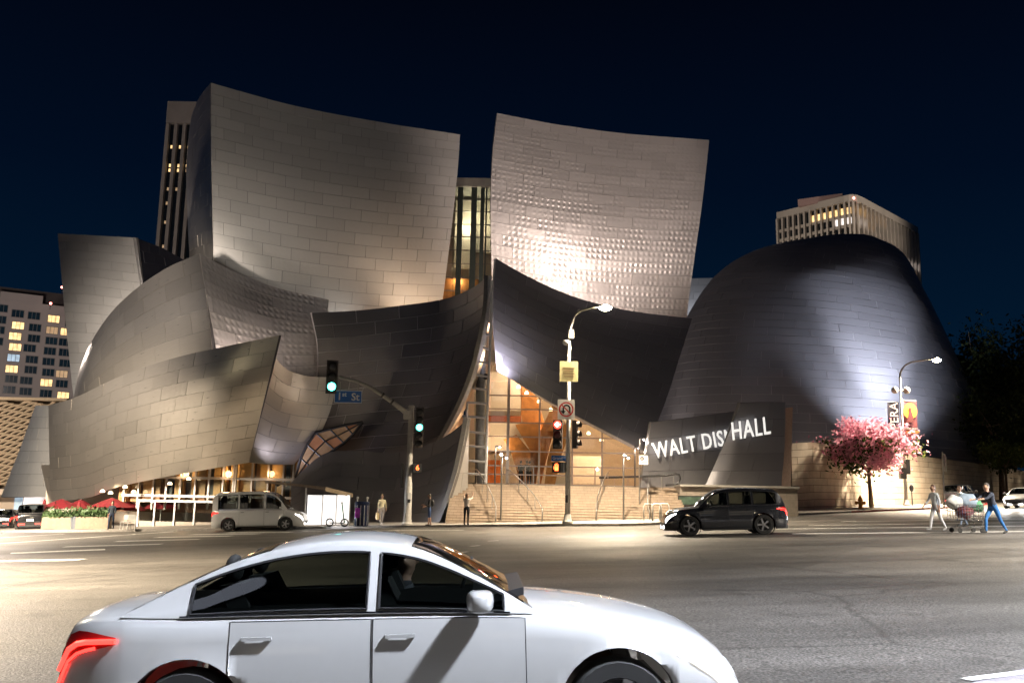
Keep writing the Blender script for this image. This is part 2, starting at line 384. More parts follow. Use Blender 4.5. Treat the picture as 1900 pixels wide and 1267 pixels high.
# crossing on the left, bars running sideways
bars = [((-40, 1041), (150, 1038)), ((20, 1026), (195, 1019)), ((120, 1014), (300, 1009)), ((215, 1004), (370, 1000)), ((290, 996.5), (430, 994)), ((355, 991.5), (480, 990)), ((420, 988), (540, 987))]
for i, (a, b2) in enumerate(bars):
    A, B2 = gr(*a), gr(*b2); strip(A, B2, 0.8, mk)
strip(gr(-60, 1012), gr(330, 985.5), 0.32, mk, 'stop_line')
strip(gr(-60, 1001), gr(120, 990), 0.25, mk, 'stop_line')
strip(gr(560, 985), gr(860, 983), 0.30, mk, 'stop_line')
# crossing on the right
for (a, b2, w) in (((1470, 990), (1960, 985), 0.55), ((1440, 981), (1950, 975), 0.45), ((1500, 974.5), (1960, 968), 0.4), ((1560, 967.5), (1950, 961.5), 0.4)):
    strip(gr(*a), gr(*b2), w, mk)
for (a, b2) in (((765, 1044), (795, 1040)), ((850, 1025), (868, 1023)), ((873, 1013), (890, 1011.5)), ((905, 1003.5), (925, 1002.5))):
    strip(gr(*a), gr(*b2), 0.16, mk, 'lane_dash')
strip(gr(1792, 1262), gr(1935, 1244), 0.13, mk, 'stop_line', dz=0.012)

# ------------------------------------------------------------------ patches of steel
def spline(pts, n):
    """points along a smooth curve, n samples spaced evenly by length"""
    P = np.array([tuple(p) for p in pts], float)
    if len(P) == 2:
        t = np.linspace(0, 1, n)[:, None]; return P[0]*(1-t)+P[1]*t
    ext = np.vstack([2*P[0]-P[1], P, 2*P[-1]-P[-2]]); out = []
    for i in range(1, len(ext)-2):
        p0, p1, p2, p3 = ext[i-1], ext[i], ext[i+1], ext[i+2]
        k0 = max(np.linalg.norm(p1-p0)**0.5, 1e-6); k1 = max(np.linalg.norm(p2-p1)**0.5, 1e-6); k2 = max(np.linalg.norm(p3-p2)**0.5, 1e-6)
        t0, t1 = 0, k0; t2 = t1+k1; t3 = t2+k2
        for t in np.linspace(t1, t2, 24, endpoint=(i == len(ext)-3)):
            A1 = (t1-t)/(t1-t0)*p0+(t-t0)/(t1-t0)*p1; A2 = (t2-t)/(t2-t1)*p1+(t-t1)/(t2-t1)*p2; A3 = (t3-t)/(t3-t2)*p2+(t-t2)/(t3-t2)*p3
            B1 = (t2-t)/(t2-t0)*A1+(t-t0)/(t2-t0)*A2; B2 = (t3-t)/(t3-t1)*A2+(t-t1)/(t3-t1)*A3
            out.append((t2-t)/(t2-t1)*B1+(t-t1)/(t2-t1)*B2)
    Q = np.array(out); s = np.concatenate([[0], np.cumsum(np.linalg.norm(np.diff(Q, axis=0), axis=1))]); s /= s[-1]
    tt = np.linspace(0, 1, n); return np.stack([np.interp(tt, s, Q[:, k]) for k in range(3)], 1)
def pix(l): return [at(*p) for p in l]
NG = 81
class Patch:
    def __init__(s, T=None, B=None, L=None, R=None, bulge=0.0, grid=None):
        if grid is None:
            t, b, l, r = [spline(pix(q), NG) for q in (T, B, L, R)]
            u = np.linspace(0, 1, NG)[None, :, None]; v = np.linspace(0, 1, NG)[:, None, None]
            G = (1-v)*t[None]+v*b[None]+(1-u)*l[:, None]+u*r[:, None] - ((1-u)*(1-v)*t[0]+u*(1-v)*t[-1]+(1-u)*v*b[0]+u*v*b[-1])
        else: G = grid
        s.G = G; s._normals()
        if bulge:
            u = np.linspace(0, 1, NG)[None, :, None]; v = np.linspace(0, 1, NG)[:, None, None]
            s.G = G + s.N*(bulge*16*u*(1-u)*v*(1-v)/1.0)*0.25*4/4; s._normals()
        s.w = np.linalg.norm(np.diff(s.G, axis=1), axis=2).sum(1).mean(); s.h = np.linalg.norm(np.diff(s.G, axis=0), axis=2).sum(0).mean()
    def _normals(s):
        du = np.gradient(s.G, axis=1); dv = np.gradient(s.G, axis=0); N = np.cross(du, dv); N /= np.maximum(np.linalg.norm(N, axis=2, keepdims=True), 1e-9)
        c = s.G.reshape(-1, 3); n = N.reshape(-1, 3)
        if np.median(((np.array(CAMP)-c)*n).sum(1)) < 0: N = -N
        s.N = N
    def ev(s, u, v):
        x = min(max(u, 0), 1)*(NG-1); y = min(max(v, 0), 1)*(NG-1); i = min(int(x), NG-2); j = min(int(y), NG-2); fx = x-i; fy = y-j
        f = lambda A: (A[j, i]*(1-fx)+A[j, i+1]*fx)*(1-fy)+(A[j+1, i]*(1-fx)+A[j+1, i+1]*fx)*fy
        return f(s.G), f(s.N)
    def rowlen(s, v):
        j = int(min(max(v, 0), 1)*(NG-1)); return np.linalg.norm(np.diff(s.G[j], axis=0), axis=1).sum()

HALL = thing('concert_hall', 'concert hall of curved stainless steel sails with a glass entrance behind steps', 'concert hall', (4.0, 66.0, 0.2), world=True)
PANELS = []   # (area in pixels, sail, mesh data)
def sail(name, patch, material, label, pw=2.15, ph=0.95, thick=0.25, gap=0.026, tilt=0.006, parent=None, stag=0.5, seam=None):
    """a curved steel wall: closed backing shell with a running bond of cladding panels on its face"""
    n = 41; idx = np.linspace(0, NG-1, n).round().astype(int)
    g = patch.G[np.ix_(idx, idx)]; nn = patch.N[np.ix_(idx, idx)]
    b = MB(); fr = g-nn*0.03; bk_ = g-nn*(0.03+thick)
    b.grid([[tuple(p) for p in r] for r in fr]); b.grid([[tuple(p) for p in r][::-1] for r in bk_])
    edge = lambda A: [tuple(p) for p in A[0]]+[tuple(p) for p in A[1:, -1]]+[tuple(p) for p in A[-1, ::-1][1:]]+[tuple(p) for p in A[::-1, 0][1:]]
    e1, e2 = edge(fr), edge(bk_); b.grid([e1, e2])
    so = obj(name, b, [seam or M_seam], parent or HALL, smooth=False, label=label)
    nr = max(1, round(patch.h/ph)); rnd = random.Random(len(PANELS)+11)
    for r in range(nr):
        v0, v1 = r/nr, (r+1)/nr; ln = patch.rowlen((v0+v1)/2); ncol = max(1, ln/pw)
        du = 1.0/ncol; off = (r*stag*0.73 + rnd.uniform(-0.08, 0.08)) % 1.0
        edges = [0.0]; x = du*((off) % 1.0)
        while x < 1-du*0.15:
            if x > du*0.15: edges.append(x)
            x += du
        edges.append(1.0); gv = gap/2/max(patch.h, 1e-3); gu = gap/2/max(ln, 1e-3)
        for k in range(len(edges)-1):
            u0, u1 = edges[k]+gu, edges[k+1]-gu
            if u1 <= u0: continue
            nx, ny = 4, 2; vs = []; uv = []
            ta, tb, dz = rnd.gauss(0, tilt), rnd.gauss(0, tilt), rnd.uniform(0, 0.012)
            Wp, Hp = (u1-u0)*ln, (v1-v0)*patch.h
            uo, vo = 0.44*rnd.randint(0, 90), 0.44*rnd.randint(0, 90)
            for j in range(ny+1):
                for i in range(nx+1):
                    fu, fv = i/nx, j/ny
                    p, nv = patch.ev(lerp(u0, u1, fu), lerp(v0+gv, v1-gv, fv))
                    pil = 0.003*(4*fu*(1-fu))*(4*fv*(1-fv))
                    vs.append(p+nv*(dz+pil+0.012+ta*(fu-.5)*Wp+tb*(fv-.5)*Hp)); uv.append((uo+fu*round(Wp/0.44)*0.44, vo+fv*0.88))
            fs = []
            for j in range(ny):
                for i in range(nx):
                    a = j*(nx+1)+i; fs.append((a, a+1, a+nx+2, a+nx+1))
            per = list(range(nx+1))+[(nx+1)*j+nx for j in range(1, ny+1)]+[(nx+1)*ny+i for i in range(nx-1, -1, -1)]+[(nx+1)*j for j in range(ny-1, 0, -1)]
            n0 = len(vs)
            for q in per:
                vs.append(vs[q]); uv.append(uv[q])
            for q in per:
                i, j = q % (nx+1), q//(nx+1); p, nv = patch.ev(lerp(u0, u1, i/nx), lerp(v0+gv, v1-gv, j/ny)); vs.append(p-nv*0.028); uv.append(uv[q])
            np_ = len(per)
            for q in range(np_):
                q2 = (q+1) % np_; fs.append((n0+q2, n0+q, n0+np_+q, n0+np_+q2))
            c = [proj(vs[q]) for q in (0, nx, (nx+1)*ny+nx, (nx+1)*ny)]
            ar = abs(sum(c[q][0]*c[(q+1) % 4][1]-c[(q+1) % 4][0]*c[q][1] for q in range(4)))/2
            cx, cy = sum(q[0] for q in c)/4, sum(q[1] for q in c)/4
            if patch_hidden(name, label, cx, cy): ar *= 0.01
            PANELS.append([ar, so, material, vs, uv, fs, rnd.random()])
    return so
HIDE = []
def inside(poly, x, y):
    c = False; j = len(poly)-1
    for i in range(len(poly)):
        (xi, yi), (xj, yj) = poly[i], poly[j]
        if (yi > y) != (yj > y) and x < (xj-xi)*(y-yi)/(yj-yi)+xi: c = not c
        j = i
    return c
def patch_hidden(name, label, x, y):
    return any(lab in label and inside(pl, x, y) for lab, pl in HIDE)
HIDE.append(('left tower', [(380, 480), (500, 525), (600, 555), (700, 565), (822, 555), (822, 640), (380, 640)]))
HIDE.append(('bright', [(918, 480), (970, 508), (1050, 545), (1150, 573), (1284, 591), (1284, 680), (905, 680), (905, 520)]))
def make_panels(limit=300):
    def mesh(recs, name):
        vs, fs, uvs, ts, nf = [], [], [], [], []
        for (ar, so, mm, v, uv, f, t) in recs:
            n = len(vs); vs += [(p[0]-4.0, p[1]-66.0, p[2]-0.2) for p in v]; fs += [tuple(n+q for q in ff) for ff in f]; uvs += uv; ts += [t]*len(v)
        me = bpy.data.meshes.new(name); me.from_pydata(vs, [], fs)
        l = me.uv_layers.new(name='UVMap'); li = np.empty(len(me.loops), int); me.loops.foreach_get('vertex_index', li)
        l.data.foreach_set('uv', np.array(uvs, np.float32)[li].ravel())
        a = me.attributes.new('tint', 'FLOAT', 'POINT'); a.data.foreach_set('value', np.array(ts, np.float32))
        sm = [(i % 20) < 8 for i in range(len(fs))]; me.polygons.foreach_set('use_smooth', sm)
        me.materials.append(recs[0][2]); return me
    PANELS.sort(key=lambda q: -q[0])
    for rec in PANELS[:limit]:
        o = bpy.data.objects.new('panel', mesh([rec], 'panel')); COL.objects.link(o); o.parent = rec[1]
    rest = {}
    for rec in PANELS[limit:]: rest.setdefault(rec[1].name, []).append(rec)
    for k, recs in rest.items():
        o = bpy.data.objects.new('panel_field', mesh(recs, 'panel_field')); COL.objects.link(o); o.parent = recs[0][1]; o['kind'] = 'stuff'

# --- the sails (outline pixel, distance)
pA_L = [(391, 154, 66), (392, 300, 65.5), (395, 430, 66.5), (398, 545, 68)]
pA = Patch(T=[(391, 154, 66), (540, 195, 68.3), (700, 226, 71), (854, 250, 74.5)], B=[(398, 545, 68), (560, 575, 68.5), (700, 590, 70.5), (817, 592, 73.5)],
           L=pA_L, R=[(854, 250, 74.5), (848, 330, 73), (836, 440, 72.5), (817, 592, 73.5)])
sail('steel_sail', pA, M_stA, 'broad satin grey sail of the left tower, top edge sloping down')
pA2 = Patch(T=[(351, 245, 84), (357, 212, 77), (371, 180, 71), (391, 154, 66)], B=[(356, 545, 82), (375, 545, 74), (398, 545, 68)],
            L=[(351, 245, 84), (346, 310, 83), (348, 400, 82), (356, 545, 82)], R=pA_L)
sail('steel_sail', pA2, M_stG, 'narrow curved flank of the tower, catching blue light', pw=2.6)
pB = Patch(T=[(922, 210, 72), (1020, 229, 73), (1150, 247, 75), (1316, 260, 77.5)], B=[(914, 600, 72), (1050, 625, 72.8), (1160, 635, 74.5), (1270, 640, 76.5)],
           L=[(922, 210, 72), (914, 280, 71), (910, 380, 70.5), (911, 460, 70.8), (914, 600, 72)], R=[(1316, 260, 77.5), (1304, 370, 75.5), (1290, 470, 75), (1279, 550, 75.5), (1270, 640, 76.5)])
sail('steel_sail', pB, M_stB, 'bright dimpled square sail above the entrance', tilt=0.010, pw=2.3)
pC = Patch(T=[(107, 433, 88), (180, 437, 87), (252, 441, 85)], B=[(140, 770, 87), (220, 765, 87), (300, 760, 88)],
           L=[(107, 433, 88), (118, 560, 86), (130, 680, 86), (140, 770, 87)], R=[(252, 441, 85), (263, 515, 85.5), (280, 620, 87), (300, 760, 88)], bulge=0.8)
sail('steel_sail', pC, M_stA, 'grey leaning sail farthest to the side, flat topped', pw=2.6)
pC2 = Patch(T=[(252, 441, 85), (300, 460, 91), (350, 487, 97)], B=[(300, 760, 88), (350, 640, 97)], L=[(252, 441, 85), (263, 515, 85.5), (280, 620, 87), (300, 760, 88)], R=[(350, 487, 97), (350, 640, 97)])
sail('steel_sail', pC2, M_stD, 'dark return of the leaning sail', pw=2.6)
pD1 = Patch(T=[(135, 744, 78), (150, 680, 73.5), (175, 625, 70.5), (215, 570, 68.2), (260, 530, 66.6), (310, 497, 65.2), (370, 470, 64)],
            B=[(133, 800, 78), (180, 770, 71), (260, 750, 67), (402, 730, 64)], L=[(135, 744, 78), (133, 800, 78)], R=[(370, 470, 64), (383, 550, 63), (402, 730, 64)], bulge=0.9)
sail('steel_sail', pD1, M_stG, 'rounded golden sail rising to a point', pw=2.4, gap=0.018, tilt=0.004)
pD2 = Patch(T=[(370, 470, 64), (420, 497, 65), (500, 530, 66), (610, 556, 67)], B=[(410, 760, 65), (500, 750, 66), (600, 730, 67)],
            L=[(370, 470, 64), (383, 550, 63), (402, 660, 64), (410, 760, 65)], R=[(610, 556, 67), (605, 640, 66.8), (600, 730, 67)], bulge=-0.5)
sail('steel_sail', pD2, M_stB, 'rippled pinkish sail between the pointed one and the dark bowl', pw=2.2)
pG = Patch(T=[(90, 752, 71.5), (140, 737, 68), (230, 695, 64.6), (330, 662, 62.5), (430, 640, 61), (518, 622, 60)], B=[(96, 930, 70.5), (170, 922, 67), (210, 906, 65.8), (300, 886, 64), (400, 868, 63), (462, 858, 63)],
           L=[(90, 752, 71.5), (92, 850, 71), (96, 930, 70.5)], R=[(518, 622, 60), (500, 700, 60.5), (481, 780, 61.5), (462, 858, 63)], bulge=0.7)
sail('steel_sail', pG, M_stG, 'long polished gold sail sweeping low over the cafe', pw=2.2, gap=0.018, tilt=0.004)
pG2 = Patch(T=[(66, 752, 81), (80, 752, 77.5), (92, 752, 75)], B=[(2, 922, 83), (45, 922, 78), (100, 922, 75)], L=[(66, 752, 81), (40, 825, 82), (2, 922, 83)], R=[(92, 752, 75), (97, 850, 75), (100, 922, 75)])
sail('steel_sail', pG2, M_stA, 'polished end of the low sail flaring to the street', pw=3)
pG4 = Patch(T=[(76, 862, 72), (94, 862, 71.2)], B=[(92, 934, 72), (99, 934, 71)], L=[(76, 862, 72), (92, 934, 72)], R=[(94, 862, 71.2), (99, 934, 71)])
sail('steel_sail', pG4, M_stG, 'small fin at the foot of the low sail', pw=3)
pH = Patch(T=[(505, 655, 61), (530, 684, 62.2), (560, 695, 63.4), (592, 699, 64.4), (626, 700, 65)], B=[(462, 858, 63), (505, 862, 64), (545, 862, 65)],
           L=[(505, 655, 61), (485, 760, 62), (462, 858, 63)], R=[(626, 700, 65), (615, 755, 65), (592, 808, 65), (545, 862, 65)], bulge=-0.7)
sail('steel_sail', pH, M_stG, 'violet grey concave sail tucked behind the low gold one', pw=2.2)
I_R = [(906, 511, 61), (903, 570, 60.5), (893, 630, 60.5), (878, 690, 61), (852, 755, 62), (800, 850, 64)]
pI = Patch(T=[(578, 580, 65), (660, 576, 66.5), (740, 567, 67), (822, 555, 66), (875, 535, 63.5), (906, 511, 61)], B=[(540, 900, 67), (640, 880, 67), (730, 870, 66), (800, 850, 64)],
           L=[(578, 580, 65), (590, 650, 65.5), (580, 760, 66.5), (540, 900, 67)], R=I_R, bulge=-1.2)
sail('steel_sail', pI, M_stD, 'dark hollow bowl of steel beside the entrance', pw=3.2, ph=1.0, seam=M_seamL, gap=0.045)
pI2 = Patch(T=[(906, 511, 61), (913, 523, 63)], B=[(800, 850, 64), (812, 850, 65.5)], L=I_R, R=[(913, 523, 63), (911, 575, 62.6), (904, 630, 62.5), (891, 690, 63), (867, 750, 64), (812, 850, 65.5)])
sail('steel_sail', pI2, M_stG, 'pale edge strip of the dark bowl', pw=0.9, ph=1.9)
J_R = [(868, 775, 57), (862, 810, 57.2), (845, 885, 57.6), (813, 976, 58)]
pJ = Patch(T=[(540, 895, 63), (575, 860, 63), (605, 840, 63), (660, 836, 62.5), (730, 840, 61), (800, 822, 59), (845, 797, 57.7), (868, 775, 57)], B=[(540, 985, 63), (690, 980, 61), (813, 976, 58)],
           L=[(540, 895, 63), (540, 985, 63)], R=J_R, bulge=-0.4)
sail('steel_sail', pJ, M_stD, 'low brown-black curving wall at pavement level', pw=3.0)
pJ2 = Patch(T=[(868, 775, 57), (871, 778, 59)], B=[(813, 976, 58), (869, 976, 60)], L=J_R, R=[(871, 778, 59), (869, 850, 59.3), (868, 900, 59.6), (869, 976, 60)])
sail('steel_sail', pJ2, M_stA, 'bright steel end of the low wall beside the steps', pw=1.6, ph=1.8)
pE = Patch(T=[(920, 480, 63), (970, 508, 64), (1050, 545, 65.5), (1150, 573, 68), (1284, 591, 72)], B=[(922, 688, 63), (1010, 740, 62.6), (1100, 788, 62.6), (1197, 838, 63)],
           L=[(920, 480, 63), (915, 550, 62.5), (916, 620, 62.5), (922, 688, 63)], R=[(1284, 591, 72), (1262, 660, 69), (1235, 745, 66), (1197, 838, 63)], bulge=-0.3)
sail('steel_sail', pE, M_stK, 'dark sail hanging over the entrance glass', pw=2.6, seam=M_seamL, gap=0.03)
# the domed volume on the right: tilted rings between two outline curves
Lk = spline(pix([(1490, 447, 115), (1390, 470, 114), (1330, 510, 113), (1276, 592, 112), (1252, 660, 111), (1232, 745, 110), (1210, 870, 109)]), NG)
Rk = spline(pix([(1618, 448, 117), (1664, 480, 117), (1698, 552, 117), (1732, 632, 117), (1763, 710, 117), (1790, 790, 117), (1814, 890, 117)]), NG)
Gk = np.zeros((NG, NG, 3))
for j in range(NG):
    mid = (Lk[j]+Rk[j])/2; hv = (Rk[j]-Lk[j])/2; rad = np.linalg.norm(hv)
    perp = np.array([hv[1], -hv[0], 0]); perp /= np.linalg.norm(perp)
    for i in range(NG):
        th = math.pi*(-0.04+1.08*i/(NG-1)); Gk[j, i] = mid - hv*math.cos(th) + perp*rad*0.70*math.sin(th)
pK = Patch(grid=Gk)
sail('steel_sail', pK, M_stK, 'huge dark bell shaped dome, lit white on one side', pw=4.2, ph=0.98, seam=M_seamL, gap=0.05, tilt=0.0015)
b = MB(); ring = [tuple(p) for p in Gk[0, ::4]]; b.poly(ring); obj('dome_cap', b, M_stD, HALL)
pN = Patch(T=[(1262, 517, 124), (1345, 515, 126)], B=[(1262, 620, 124), (1345, 620, 126)], L=[(1262, 517, 124), (1262, 620, 124)], R=[(1345, 515, 126), (1345, 620, 126)])
sail('steel_sail', pN, M_stA, 'pale far sail glimpsed between the square sail and the dome', pw=3)
# entrance sign slabs
pM1 = Patch(T=[(1208, 783, 60), (1290, 773, 61.2), (1385, 760, 62.6)], B=[(1188, 905, 60), (1290, 905, 61.2), (1385, 905, 62.6)], L=[(1208, 783, 60), (1188, 905, 60)], R=[(1385, 760, 62.6), (1385, 905, 62.6)])
sail('sign_slab', pM1, M_stK, 'leaning steel slab with white lettering', pw=2.6, ph=1.2)
pM2 = Patch(T=[(1374, 748, 59.0), (1415, 746, 60), (1457, 746, 61.6)], B=[(1306, 905, 59.6), (1330, 905, 59.3), (1380, 905, 60.2), (1449, 905, 61.6)], L=[(1374, 748, 59.0), (1345, 820, 59.3), (1306, 905, 59.6)], R=[(1457, 746, 61.6), (1456, 820, 61.6), (1449, 905, 61.6)], bulge=0.15)
sail('sign_slab', pM2, M_stK, 'front steel slab ending the lettering', pw=2.6, ph=1.2)
make_panels(300)
# ------------------------------------------------------------------ floodlights on the hall, and unseen masts added to light it
WARM = (1.0, 0.78, 0.58); PINK = (1.0, 0.83, 0.75); COOL = (0.80, 0.85, 1.0); NEUT = (1.0, 0.95, 0.89); VIO = (0.86, 0.82, 1.0)
def flood(loc, tgt, e, col, size=80, r=0.3):
    loc = Vector(loc); tgt = Vector(tgt); d = (tgt-loc).normalized()
    rot = d.to_track_quat('Z', 'Y').to_matrix()
    b = MB(); b.lathe([(0.10, -0.28), (0.17, -0.2), (0.2, 0.0), (0.185, 0.0), (0.15, -0.1)], loc-d*0.35, 12, rot)
    obj('flood_lamp', b, M_black, HALL)
    spot('flood', loc, tgt, e, col, size, 0.9, HALL, r)
def mast(x, y, h, tgt, e, col, size, label):
    t = thing('added_flood_mast', label, 'flood mast', (x, y, slope(x)), group='added flood masts out of view')
    b = MB(); b.tube([(0, 0, 0), (0, 0, h)], [0.16, 0.09], 10); obj('pole', b, M_alu, t)
    l = Vector((x, y, slope(x)+h)); d = (Vector(tgt)-l).normalized(); rot = d.to_track_quat('Z', 'Y').to_matrix()
    b = MB(); b.lathe([(0.2, -0.5), (0.36, -0.3), (0.42, 0.0), (0.40, 0.0), (0.3, -0.2)], Vector((0, 0, h))+d*(-0.1), 14, rot); obj('lamp_housing', b, M_black, t)
    s_ = spot('flood', l, tgt, e, col, size, 0.7, None, 2.6); s_.location = Vector((0, 0, h))+d*0.1; s_.parent = t
mast(-24, 27, 15, at(600, 300, 70), 8000, NEUT, 40, 'unseen flood mast added to light the broad grey sail')
mast(-34, 44, 9, at(200, 890, 67), 88000, (1.0, 0.84, 0.64), 56, 'unseen flood mast added to light the low gold sail')
mast(-30, 40, 12, at(240, 600, 68), 76000, (1.0, 0.88, 0.77), 40, 'unseen flood mast added to light the pointed golden sail')
mast(24, 26, 15, at(1110, 310, 73), 80000, PINK, 32, 'unseen flood mast added to light the bright square sail')
flood(at(930, 590, 65.0), at(1030, 430, 72), 2000, PINK, 130)
flood(at(1010, 640, 65.6), at(1100, 330, 73), 2000, PINK, 110)
flood(at(1150, 660, 69.6), at(1180, 400, 75), 2500, PINK, 120)
mast(-56, 60, 5, at(50, 850, 79), 9000, NEUT, 40, 'unseen low flood mast added to light the flared sail end')
flood(at(640, 640, 67.6), at(640, 300, 70), 450, NEUT, 120)
flood(at(800, 640, 69.0), at(800, 260, 73), 2200, WARM, 110)

# ------------------------------------------------------------------ entrance steps
Y0, Y1, Z0, Z1, NS = 54.6, 60.6, 0.08, 2.38, 15
def brick_stone(name, c1, c2, bw, bh, mortar=(0.2, 0.18, 0.15), rough=0.75, axis='xz'):
    mm = bpy.data.materials.new(name); mm.use_nodes = True; t = mm.node_tree; b = t.nodes['Principled BSDF']; L = t.links.new; N = lambda k: t.nodes.new(k)
    c = N('ShaderNodeTexCoord'); s_ = N('ShaderNodeSeparateXYZ'); cb = N('ShaderNodeCombineXYZ'); L(c.outputs['Object'], s_.inputs[0])
    L(s_.outputs['X'], cb.inputs[0]); L(s_.outputs['Z' if axis == 'xz' else 'Y'], cb.inputs[1])
    br = N('ShaderNodeTexBrick'); br.inputs['Scale'].default_value = 1.0; br.inputs['Brick Width'].default_value = bw; br.inputs['Row Height'].default_value = bh; br.inputs['Mortar Size'].default_value = 0.008
    br.inputs['Color1'].default_value = tuple(c1)+(1,); br.inputs['Color2'].default_value = tuple(c2)+(1,); br.inputs['Mortar'].default_value = tuple(mortar)+(1,)
    L(cb.outputs[0], br.inputs['Vector'])
    n = N('ShaderNodeTexNoise'); n.inputs['Scale'].default_value = 3.0; n.inputs['Detail'].default_value = 6; L(c.outputs['Object'], n.inputs['Vector'])
    mr = N('ShaderNodeMapRange'); mr.inputs['To Min'].default_value = 0.72; mr.inputs['To Max'].default_value = 1.2; L(n.outputs['Fac'], mr.inputs['Value'])
    vm = N('ShaderNodeVectorMath'); vm.operation = 'SCALE'; L(br.outputs['Color'], vm.inputs[0]); L(mr.outputs[0], vm.inputs['Scale']); L(vm.outputs[0], b.inputs['Base Color'])
    b.inputs['Roughness'].default_value = rough
    bp = N('ShaderNodeBump'); bp.inputs['Strength'].default_value = 0.3; bp.inputs['Distance'].default_value = 0.01; L(n.outputs['Fac'], bp.inputs['Height']); L(bp.outputs[0], b.inputs['Normal'])
    return mm
M_step = brick_stone('step_stone', (0.46, 0.36, 0.27), (0.38, 0.30, 0.23), 0.45, 0.158, mortar=(0.22, 0.17, 0.13))
ST = thing('entrance_steps', 'wide flight of pale stone steps up to the glass entrance', 'steps', (3.0, Y0, 0.0), world=True)
SX0, SX1 = -3.7, 10.8
for i in range(NS):
    y = lerp(Y0, Y1, i/NS); z0 = lerp(Z0, Z1, i/NS); z1 = lerp(Z0, Z1, (i+1)/NS)
    b = MB(); b.box(((SX0+SX1)/2, (y+Y1+0.4)/2, (z0+z1)/2-0.2), (SX1-SX0, Y1+0.4-y, z1-z0+0.4-0.004)); b.box(((SX0+SX1)/2, y-0.012, z1-0.02), (SX1-SX0, 0.03, 0.036))
    obj('step', b, M_step, ST)
b = MB(); b.box(((SX0+SX1)/2+3, 70, Z1-0.15), (SX1-SX0+10, 19, 0.28)); obj('landing', b, mat('lobby_floor', (0.40, 0.31, 0.24), 0.5, var=0.1), ST)
# scattered small dark paving marks come from the stone material; handrails are things of their own
M_rail = mat('rail_steel', (0.5, 0.48, 0.46), 0.3, metal=0.9)
def stz(y): return Z0 + (Z1-Z0)*max(0, min(1, (y-Y0)/(Y1-Y0)))
def handrail(xb, xt, label, spread=0.0):
    r = thing('stair_handrail', label, 'handrail', (xb, Y0-0.2, 0.1), group='handrails on the steps', world=True)
    path = []
    for k in range(15):
        t = k/14; y = lerp(Y0-0.25, Y1+0.5, t); x = lerp(xb, xt, t**1.4 if spread else t); path.append(Vector((x, y, stz(y)+0.92)))
    path = [Vector((xb-0.0, Y0-0.3, 0.12)), Vector((xb, Y0-0.42, 0.7)), Vector((xb, Y0-0.38, 0.92))]+path
    b = MB(); b.tube(path, 0.035, 8); obj('rail', b, M_rail, r, smooth=True)
    for k in (3, 7, 10, 13, 16):
        p = path[k]; b = MB(); b.tube([p, Vector((p.x, p.y, stz(p.y)-0.02))], 0.022, 6); obj('baluster', b, M_rail, r)
handrail(-0.75, -2.3, 'curved steel handrail lowest beside the bright steel wall end', 1)
handrail(1.95, -0.2, 'curved steel handrail running up left of the lamp pole', 1)
handrail(5.1, 6.6, 'curved steel handrail running up behind the lamp pole', 1)
handrail(8.2, 9.3, 'steel handrail on the steps nearest the lettered slab', 1)

# ------------------------------------------------------------------ lobby behind the glass
M_cream = mat('plaster_cream', (0.72, 0.62, 0.52), 0.8, var=0.04)
M_white = mat('plaster_white', (0.80, 0.75, 0.70), 0.8, var=0.03)
M_wood = mat('douglas_fir', (0.42, 0.19, 0.06), 0.45, var=0.3, scale=2.5, bump=0.1)
M_wood2 = mat('fir_light', (0.55, 0.27, 0.09), 0.45, var=0.2, scale=2.5)
M_orange = mat('orange_paint', (0.75, 0.20, 0.03), 0.5, var=0.05)
M_mull = mat('mullion_grey', (0.33, 0.30, 0.28), 0.4, metal=0.6)
M_glass = glass('clear_glass')
YF = 64.6
LB = thing('lobby', 'warmly lit lobby interior seen through the entrance glass', 'lobby', (3, 70, Z1), world=True)
xl, xr_ = at(858, 850, 78).x, at(1215, 850, 78).x
b = MB(); b.box(((xl+xr_)/2, 79.2, 7.6), (xr_-xl-0.5, 0.3, 11)); obj('back_wall', b, M_cream, LB)
b = MB(); b.box((xl-0.2, 72.5, 5.5), (0.3, 13, 8)); obj('side_wall', b, M_cream, LB)
b = MB(); b.box((xr_-0.4, 72.5, 4.0), (0.3, 13, 4)); obj('side_wall', b, M_white, LB)
# upper white room and balconies
p0, p1 = at(900, 690, 70), at(967, 762, 70)
b = MB(); b.box(((p0.x+p1.x)/2, 72.5, (p0.z+p1.z)/2), (p1.x-p0.x, 5, p0.z-p1.z)); obj('white_box', b, M_white, LB)
p0, p1 = at(902, 784, 70), at(966, 838, 70)
b = MB(); b.box(((p0.x+p1.x)/2, 72.3, (p0.z+p1.z)/2), (p1.x-p0.x, 4.6, p0.z-p1.z)); obj('balcony', b, M_white, LB)
p0, p1 = at(900, 762, 74.5), at(967, 784, 74.5)
b = MB(); b.box(((p0.x+p1.x)/2, 75.0, (p0.z+p1.z)/2), (p1.x-p0.x, 0.4, p0.z-p1.z+0.4)); obj('back_panel', b, mat('terracotta', (0.42, 0.14, 0.06), 0.7), LB)
